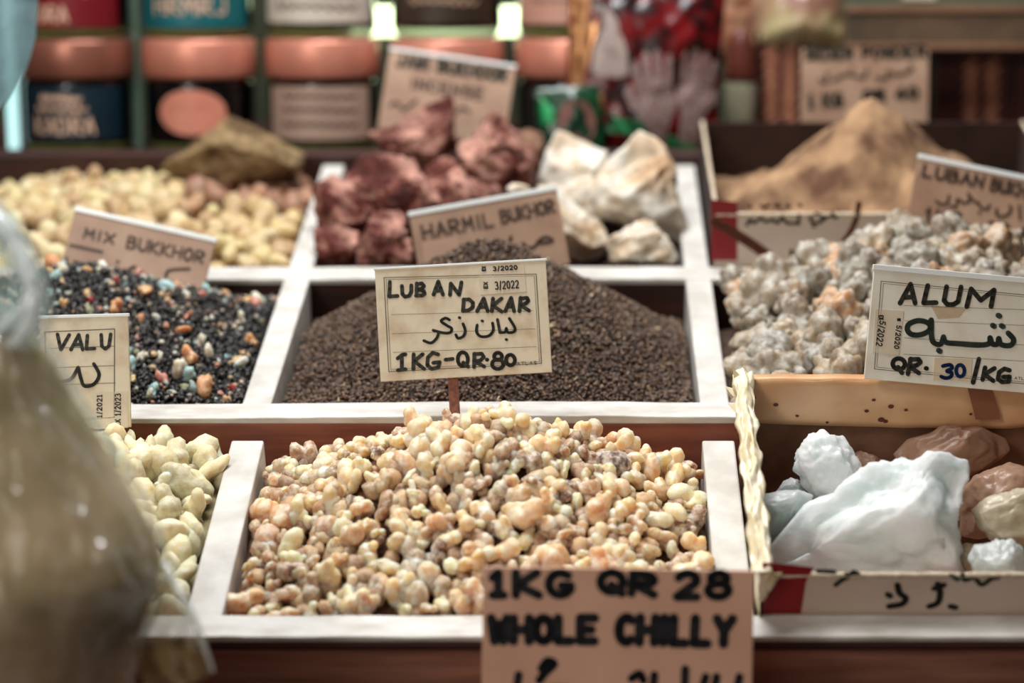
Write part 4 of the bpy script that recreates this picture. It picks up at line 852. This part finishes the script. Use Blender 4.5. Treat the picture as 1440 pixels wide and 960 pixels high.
jar(630, 0, 'dark jar with a copper lid standing behind the incense card', M_lid, L_('dark_label', (40, 34, 30), (30, 26, 24)))
jar(805, 0, 'dark jar with a copper lid half hidden by the red henna pouch', M_lid, L_('dark_label_b', (40, 34, 30), (30, 26, 24)))
jar(113, 1, 'dark jar with a red label, stacked on the navy label jar', M_lid_dk, L_('red_label', (128, 8, 26), (104, 6, 20)), [('~', -.024, .030, .040, .010), ('SORA', -.030, .004, .014, .012)], lz=(.009, .055))
jar(284, 1, 'dark jar with a teal label, stacked on the oval label jar', M_lid, L_('teal_label', (8, 104, 112), (6, 88, 94)), [('~', -.03, .03, .045, .008), ('HRMRJ', -.030, .032, .020, .013)], lz=(.009, .055), ang=70)
jar(456, 1, 'dark jar with an off-white printed label, stacked on the cream label jar', M_lid, L_('offwhite_label', (214, 204, 190), (202, 190, 176)), [('~', -.036, .036, .036, .006), ('~', -.036, .036, .026, .006)], inkm=M_ink_soft, lz=(.013, .055), ang=70)
jar(630, 1, 'dark jar with a brown label, stacked behind the top of the incense card', M_lid, L_('brown_label', (60, 44, 32), (48, 36, 26)), [('~', -.03, .03, .030, .006)], lz=(.012, .055))
jar(805, 1, 'dark jar with a pinkish label, stacked beside the top of the red pouch', M_lid, L_('pink_label', (200, 150, 130), (190, 140, 120)), [('~', -.036, .03, .030, .006)], inkm=M_ink_soft, lz=(.012, .055), ang=75)
# glass uprights between the jars and the lamps behind
M_glass = solid('green_glass_edge', (112, 138, 120), (92, 116, 100), .15, 10)
def upright(px, wpx, Z, top, label, mat=M_glass, name='glass_upright', cat='shelf upright'):
    p = pt(px, 200, Z); hw = wpx * Z / F / 2; m = MB(); m.box(-hw, hw, -.003, .003, 0, top); o = m.build(name, mat, None, bevel=.0006); o.location = (p.x, p.y, ZS); return tag(o, label, cat)
upright(195, 13, 1.80, .30, 'grey-green glass upright between the navy label jar and the oval label jar')
upright(20, 15, 1.80, .30, 'bright cyan-lit glass upright at the far left of the jar shelf', emit('cyan_light_tube', (190, 240, 240), .9), 'light_tube', 'lamp')
M_tube = emit('lamp_tube', (232, 255, 200), 4)
p = pt(620, 30, 1.93); m = MB(); m.tube([(-.08, 0, 0), (.07, 0, 0)], .013, 14); root = thing('tube_lamp', 'glowing greenish tube lamp behind the jars right of centre', 'lamp', p); m.build('tube', M_tube, root, True)
m = MB(); m.box(-.09, .08, .0135, .03, -.012, .012); m.box(-.09, -.08, -.01, .02, -.012, .012); m.box(.07, .08, -.01, .02, -.012, .012); m.build('lamp_holder', M_pale, root)
m = MB(); q = Vector((0, 2.13, p.z)); m.box(-.02, .02, .03, 2.13 - p.y, -.01, .01); m.build('wall_bracket', M_pale, root)

# ------------------------------------------------------------------ pouches
def pouch(name, label, ctr, w, h, th, mats, lean, roll, group=None, crim=.012):
    n = Vector((0, -math.cos(lean), math.sin(lean))); X = Vector((math.cos(roll), 0, math.sin(roll))); X = (X - n * X.dot(n)).normalized(); Y = n.cross(X)
    M0 = frame_from(ctr - Y * h / 2, X, Y, n); root = thing(name, label, 'pouch', M0, group)
    def surf(u, v, s=1):
        x = (u - .5) * w; y = v * h; e = (1 - abs(2 * u - 1) ** 3) * (1 - abs(2 * v - 1) ** 4)
        z = s * th / 2 * e + .004 * mnoise.noise(Vector((x * 30, y * 26, 3))) * e + .0018 * mnoise.noise(Vector((x * 90, y * 80, 9)))
        return Vector((x * (1 - .04 * math.sin(3.14 * v)), y, z))
    m = MB(); m.grid(50, 60, surf); m.grid(20, 24, lambda u, v: surf(u, v, -1)); m.build('film', mats, root, True)
    return root, surf, M0
M_foil = solid('red_foil', (110, 8, 14), (26, 4, 6), .26, 55, .6, spec=.6, lo=.4, hi=.6)
ctrP = pt(905, 92, 1.72)
pw, ph = 224 * 1.72 / F, 254 * 1.72 / F
root, sf, M0 = pouch('henna_pouch', 'shiny red foil pouch printed with patterned hands behind the white stones', ctrP, pw, ph, .030, M_foil, rad(8), rad(-3))
IP = M0.inverted(); nP = (M0.to_3x3() @ Vector((0, 0, 1))).normalized()
def onp(px, py):
    q = IP @ on_plane(px, py, M0.translation, nP); return min(.99, max(.01, q.x / pw + .5)), min(.99, max(.01, q.y / ph))
def ppoly(poly, mat, name, lift=.0014, n=14):
    """print laid on the pouch's own curved skin"""
    P = [Vector(onp(*p)) for p in poly]; c = sum(P, Vector((0, 0))) / len(P); m = MB(); vs = []; fs = []; k = len(P)
    for j in range(1, n + 1):
        for q in P: r = c + (q - c) * (j / n); vs.append(sf(r.x, r.y) + Vector((0, 0, lift)))
    vs.append(sf(c.x, c.y) + Vector((0, 0, lift)))
    for i in range(k):
        fs.append((len(vs) - 1, i, (i + 1) % k))
        for j in range(n - 1): fs.append((j * k + i, (j + 1) * k + i, (j + 1) * k + (i + 1) % k, j * k + (i + 1) % k))
    m.add(vs, fs); return m.build(name, mat, root, True)
def thick(a, b, w0, w1):
    d = (Vector(b) - Vector(a)).normalized(); nn = Vector((-d.y, d.x)); a, b = Vector(a), Vector(b)
    out = [a + nn * w0]; out += [a.lerp(b, t) + nn * (w0 + (w1 - w0) * t) for t in (.5, .9)] + [b + d * w1 * .3, ] + [a.lerp(b, t) - nn * (w0 + (w1 - w0) * t) for t in (.9, .5)] + [a - nn * w0]
    return [tuple(p) for p in out]
M_hand = solid('hand_print', (150, 124, 118), (100, 76, 72), .5, 420, lo=.42, hi=.62)
M_hand_lt = solid('pale_hand_print', (170, 154, 144), (150, 132, 124), .5, 60)
M_goldp = solid('gold_print', (206, 150, 100), (150, 96, 60), .25, 70, .4, metal=.5)
M_greenf = solid('green_print_band', (30, 120, 66), (20, 84, 48), .3, 30)
def hand(cx, cy, s, lean_, name, flip=1):
    def T(p): a = rad(lean_); x, y = p[0] * s * flip, p[1] * s; return (cx + x * math.cos(a) - y * math.sin(a), cy + x * math.sin(a) + y * math.cos(a))
    palm = [T((30 * math.cos(t), 30 * math.sin(t) * 1.05)) for t in np.linspace(0, 6.283, 22)[:-1]]
    ppoly(palm, M_hand, name)
    for i, (x, l, wd) in enumerate([(-22, 34, 5.2), (-8, 44, 6), (7, 46, 6), (21, 38, 5.4)]):
        ppoly([T(q) for q in thick((x * .95, -20), (x * 1.15, -26 - l), wd + .6, wd * .75)], M_hand, name, .0018, 6)
    ppoly([T(q) for q in thick((-26, 8), (-40, -20), 7, 4.5)], M_hand, name, .0020, 6)
    ppoly([T(q) for q in [(-20, 22), (20, 22), (17, 74), (-12, 74)]], M_hand, name, .0016, 6)
ppoly([(796, -28), (832, -28), (838, 40), (818, 110), (802, 150), (797, 120)], M_goldp, 'gold_print', .0006)
ppoly([(822, 140), (860, 168), (905, 172), (955, 196), (1000, 212), (985, 218), (930, 205), (880, 190), (822, 185)], M_greenf, 'green_band', .0006)
ppoly([(824, 128), (846, 134), (848, 158), (826, 150)], M_goldp, 'gold_print', .0007)
ppoly([(852, 10), (866, 30), (880, 75), (882, 108), (866, 112), (830, 106), (832, 70), (842, 50)], M_hand_lt, 'pale_figure_print', .0008)
hand(921, 146, 1.02, -4, 'printed_hand'); hand(979, 136, .92, 8, 'printed_hand', -1)
M_peach = solid('peach_foil', (232, 186, 150), (196, 130, 98), .25, 40, .5, spec=.8, lo=.4, hi=.6)
pouch('peach_pouch', 'shiny peach-gold foil pouch behind the top right of the red henna pouch', pt(1000, 10, 1.80), .072, .085, .022, M_peach, rad(4), rad(-18))
# small green packet with round brown emblem
rootg, sfg, Mg = pouch('green_packet', 'small dark green packet with a round brown emblem behind the white stones', pt(800, 168, 1.70), .052, .052, .010, solid('green_film', (18, 70, 40), (10, 40, 26), .25, 40), rad(10), rad(4))
m = MB(); m.add([sfg(.62 + .30 * math.cos(t), .44 + .36 * math.sin(t)) + Vector((0, 0, .0018)) for t in np.linspace(0, 6.283, 25)[:-1]], [tuple(range(24))]); m.build('round_emblem', solid('brown_emblem', (120, 76, 66), (100, 62, 54), .5, 90), rootg)
m = MB(); m.grid(6, 6, lambda a, b: sfg(.08 + .18 * a, .45 + .45 * b * (1 - .5 * a)) + Vector((0, 0, .001))); m.build('bright_green_print', solid('bright_green', (20, 150, 84), rough=.3), rootg)

# ------------------------------------------------------------------ right background
M_cart = solid('dark_red_carton', (72, 28, 26), (54, 22, 20), .4, 20)
M_twist = solid('gold_twist_print', (196, 136, 104), (150, 92, 68), .4, 160)
def carton(px0, px1, label, twists):
    Z = 1.80; x0, x1 = [(q - CX) * Z / F for q in (px0, px1)]; y = pt(1000, 150, Z).y
    root = thing('incense_carton', label, 'carton', Vector(((x0 + x1) / 2, y, ZS)), 'dark red incense cartons')
    hw = (x1 - x0) / 2; m = MB(); m.box(-hw, hw, 0, .05, 0, .098); m.build('carton', M_cart, root, bevel=.001)
    for t in twists:
        X = -hw + 2 * hw * t; m = MB()
        for i in range(7): m.add([Vector((X + .0065 * math.cos(a) + .002 * math.sin(a), -.0004, .022 + i * .010 + .0052 * math.sin(a) + .003 * math.cos(a))) for a in np.linspace(0, 6.283, 13)[:-1]], [tuple(range(12))])
        m.build('twisted_column_print', M_twist, root)
carton(1062, 1128, 'dark red carton printed with gold twists, left of the powder price card', (.32, .72))
carton(1316, 1424, 'dark red carton printed with gold twists, right of the powder price card', (.45, .72))
carton(1428, 1530, 'dark red carton at the right picture edge', (.35, .7))
Zt = 1.76
zt = pt(1300, 70, Zt).z
for i, (h, lb_) in enumerate(((.030, 'long olive-brown carton lying across the dark red cartons at top right'), (.034, 'upper long greenish carton stacked over the olive-brown carton at top right'))):
    x0, x1 = [(q - CX) * Zt / F for q in (1190, 1560)]; y = pt(1300, 70, Zt).y
    root = thing('long_carton', lb_, 'carton', Vector(((x0 + x1) / 2, y, zt + (0 if i == 0 else .0305))), 'long cartons at the top right')
    hw = (x1 - x0) / 2; m = MB(); m.box(-hw, hw, 0, .10, 0, h); m.build('carton', solid('olive_carton%d' % i, ((112, 88, 66), (104, 104, 80))[i], ((84, 70, 54), (84, 92, 76))[i], .5, 26), root, bevel=.001)
    m = MB(); m.box(-hw - .001, hw + .001, -.002, 0, 0, .005); m.build('bottom_edge', solid('tan_edge%d' % i, (150, 110, 84), (130, 92, 70), .5, 40), root, bevel=.0006)
    if i:
        m = MB(); m.box(-hw + .046, -hw + .073, -.0012, -.0002, .010, h); m.build('white_sticker', M_sticker, root)
# support bracket for the long cartons
m = MB(); x0 = (1560 - CX) * Zt / F; m.box(x0 - .01, x0 + .02, pt(1300, 70, Zt).y + .02, pt(1300, 70, Zt).y + .08, ZS, zt); tag(m.build('shelf_post', M_wood_dk), 'dark wooden post carrying the long cartons beyond the right picture edge', 'post')
m = MB(); x1 = (1192 - CX) * Zt / F; m.box(x1 - .005, x0 + .02, pt(1300, 70, Zt).y + .01, pt(1300, 70, Zt).y + .10, zt - .006, zt - .0005); tag(m.build('shelf_plank', M_wood_dk, bevel=.001), 'thin dark plank under the long cartons at top right', 'plank')
# wrapped bundle and brown-capped bottle
rootb, sfb, Mb = pouch('wrapped_bundle', 'plastic-wrapped pale bundle lying on the dark red carton left of the long cartons', pt(1122, 22, 1.80), .086, .058, .05, solid('wrapped_bundle', (190, 176, 130), (146, 104, 86), .3, 18, .4, lo=.4, hi=.6), rad(10), rad(2))
p = pt(1042, 145, 1.79); root = thing('bottle', 'small bottle with a brown cone cap and a cream body beside the dark red carton', 'bottle', Vector((p.x, p.y, ZS)))
m = MB(); m.lathe([(.011, 0), (.0125, .002), (.0125, .03), (.0140, .052), (.0135, .058), (.008, .060)], 28); m.build('bottle_body', solid('cream_bottle', (196, 190, 160), (160, 160, 134), .3, 30), root, True)
m = MB(); m.lathe([(.0145, .058), (.0150, .060), (.0105, .088), (.008, .098), (.006, .100)], 28); m.build('cap', solid('brown_cap', (120, 58, 44), (98, 46, 36), .4, 40), root, True)

# ------------------------------------------------------------------ clear bag in the foreground
M_film = film('clear_film', (236, 240, 236), .06, .17, .40, 1.7, .9, (1.3, 1, .4))
M_fill = solid('green_brown_powder', (214, 186, 146), (116, 106, 58), .8, 11, .2, detail=7, lo=.40, hi=.62)
M_fill2 = solid('green_leaf_powder', (104, 100, 56), (84, 84, 46), .8, 22, .2)
ZB = .965
prof = [(455, 48), (475, 66), (510, 90), (560, 112), (610, 142), (660, 168), (710, 194), (760, 218), (800, 228), (850, 216), (900, 195), (950, 176), (1000, 164), (1050, 150), (1085, 130), (1112, 90)]
axis_px = -60
bx = (axis_px - CX) * ZB / F; by = pt(axis_px, 700, ZB).y
zs = [pt(0, q[0], ZB).z for q in prof]; rs = [(q[1] - axis_px) * ZB / F for q in prof]
zb0 = zs[-1] - .004
bag = thing('clear_bag', 'big clear plastic bag of green-brown powder, tied at the neck, nearest at left', 'bag', Vector((bx, by, zb0)))
def bagp(grow, wr, seed=0, crease=0):
    def f(u, v):
        t = v * (len(zs) - 1); i = min(int(t), len(zs) - 2); fr = t - i; z = zs[i] + (zs[i + 1] - zs[i]) * fr; r = rs[i] + (rs[i + 1] - rs[i]) * fr
        a = 2 * math.pi * u; d = Vector((math.cos(a), math.sin(a) * .72, 0)); r = r + grow
        wq = Vector((math.cos(a) * 3, math.sin(a) * 3, z * 16 + seed)); cr = mnoise.noise(Vector((math.cos(a) * 2.2 + z * 14, math.sin(a) * 2.2, z * 9 + seed)))
        r *= 1 + wr * mnoise.fractal(wq, 1, 2, 3) + wr * .8 * (abs(cr) - .3)
        if crease: s_ = a * .09; r += crease * (mnoise.noise(Vector((s_ * 62 + z * 40, z * 22 - s_ * 14, 2))) + .6 * mnoise.noise(Vector((s_ * 120 + z * 90, z * 60 - s_ * 40, 7))))
        return Vector((d.x * r, d.y * r, z - zb0))
    return f
m = MB(); m.grid(96, 70, bagp(-.0022, .012)); m.build('powder', M_fill, bag, True)
m = MB(); m.grid(280, 200, bagp(.0022, .022, 0, .0034)); m.build('film', M_film, bag, True)
# heat-sealed corner flap at lower right
m = MB()
cx0 = Vector((-bx, -by, -zb0))
A = [pt(236, 786, ZB) + cx0, pt(300, 944, ZB - .01) + cx0, pt(210, 985, ZB) + cx0, pt(180, 900, ZB - .02) + cx0]
m.grid(24, 24, lambda a, b: (A[0].lerp(A[1], b)).lerp(A[3].lerp(A[2], b), a) + Vector((0, .006 * mnoise.noise(Vector((a * 5, b * 5, 1))) - .004 * math.sin(a * 6.28), 0)))
m.build('corner_flap', film('flap_film', (140, 118, 80), .55, .12, .3), bag, True)
m = MB(); m.tube([A[0] + Vector((-.001, -.004, 0)), A[0].lerp(A[1], .5) + Vector((.002, -.003, 0)), A[1]], [.0012, .0018, .0008], 8); m.build('seal_edge', film('seal_film', (236, 240, 236), .6, .1, .3), bag, True)
# knotted neck: pleated collar and looped ends
m = MB(); zk = zs[0] - zb0; rk = rs[0]
def collar(u, v):
    a = 2 * math.pi * u; r = rk * (1.02 - .62 * v) * (1 + .14 * math.sin(a * 9 + 3 * v) * (.4 + v)); return Vector((math.cos(a) * r, math.sin(a) * r * .72, zk + .022 * v))
m.grid(120, 12, collar); M_knot = film('knot_film', (214, 234, 234), .30, .12, .5, 1.8); m.build('pleated_neck', M_knot, bag, True)
def Kp(px, py, dz=0): return pt(px, py, ZB - .02 + dz) + cx0
def looped(pts, w0, name, mat=M_knot, tw=.6):
    m = MB(); C = [Vector(p) for p in pts]
    cc = [Vector(q) for q in curve([tuple(p) for p in C], 8)]
    def f(u, v):
        t = v * (len(cc) - 1); i = min(int(t), len(cc) - 2); p = cc[i].lerp(cc[i + 1], t - i); tg = (cc[i + 1] - cc[i]).normalized()
        sd = tg.cross(Vector((0, 1, 0))).normalized(); wv = Vector((0, 1, 0)); ang = tw * math.sin(v * 5) + .5
        s_ = (u - .5) * w0 * (1 + .4 * math.sin(v * 3.1)); return p + (sd * math.cos(ang) + wv * math.sin(ang)) * s_ + Vector((0, 1, 0)) * .004 * math.sin(u * 9.4 + v * 4)
    m.grid(14, 60, f); return m.build(name, mat, bag, True)
looped([Kp(-40, 300), Kp(8, 330), Kp(38, 385), Kp(44, 430), Kp(20, 470), Kp(-30, 490)], .018, 'knot_loop')
looped([Kp(-50, 300), Kp(-8, 320), Kp(18, 365), Kp(14, 410), Kp(-10, 440), Kp(-40, 450)], .026, 'knot_loop')
m = MB()
m.tube([Kp(-20, 288, -.006), Kp(12, 318, -.006), Kp(36, 372, -.006), Kp(49, 412, -.006), Kp(44, 450, -.006), Kp(24, 480, -.006), Kp(-20, 500, -.006)], [.0022, .0028, .0034, .0038, .0038, .0034, .0026], 8)
m.build('knot_rim', film('rim_film', (246, 252, 252), .85, .08, .15, 1.6), bag, True)
m = MB(); m.tube([Kp(-25, 480, -.007), Kp(10, 455, -.007), Kp(32, 436, -.007), Kp(38, 410, -.007)], [.0026, .0032, .0026, .0016], 8); m.build('knot_rim', bpy.data.materials['rim_film'], bag, True)
# second bag hanging above at the left picture edge
zh = pt(0, 150, 1.05); hb = thing('hanging_bag', 'pale blue clear plastic bag corner hanging at the top left picture edge', 'bag', pt(-40, -160, 1.05))
IH = Matrix.Translation(-Vector(pt(-40, -160, 1.05)))
def hang(u, v, s=1):
    top = pt(-150 + 205 * u, -160, 1.05); R_ = [(56, -160), (54, 0), (50, 55), (36, 100), (16, 136), (-6, 158), (-60, 172)]
    t = v * (len(R_) - 1); i = min(int(t), len(R_) - 2); fr = t - i; ex = R_[i][0] + (R_[i + 1][0] - R_[i][0]) * fr; ey = R_[i][1] + (R_[i + 1][1] - R_[i][1]) * fr
    p = pt(-150 + (ex + 150) * u, ey, 1.05); e = math.sin(math.pi * min(1, u * .999 + .0005)); return IH @ (p + Vector((0, s * .014 * e + .003 * mnoise.noise(Vector((u * 6, v * 6, 2))), 0)))
M_hang = film('blue_film', (176, 214, 224), .62, .15, .3)
m = MB(); m.grid(40, 50, lambda u, v: hang(u, v, -1)); m.grid(40, 50, lambda u, v: hang(u, v, 1)); m.build('film', M_hang, hb, True)
m = MB(); m.tube([hang(.3, 0), hang(.3, 0) + Vector((0, .02, .5))], .0015, 6); m.build('hanging_string', M_pale, hb)
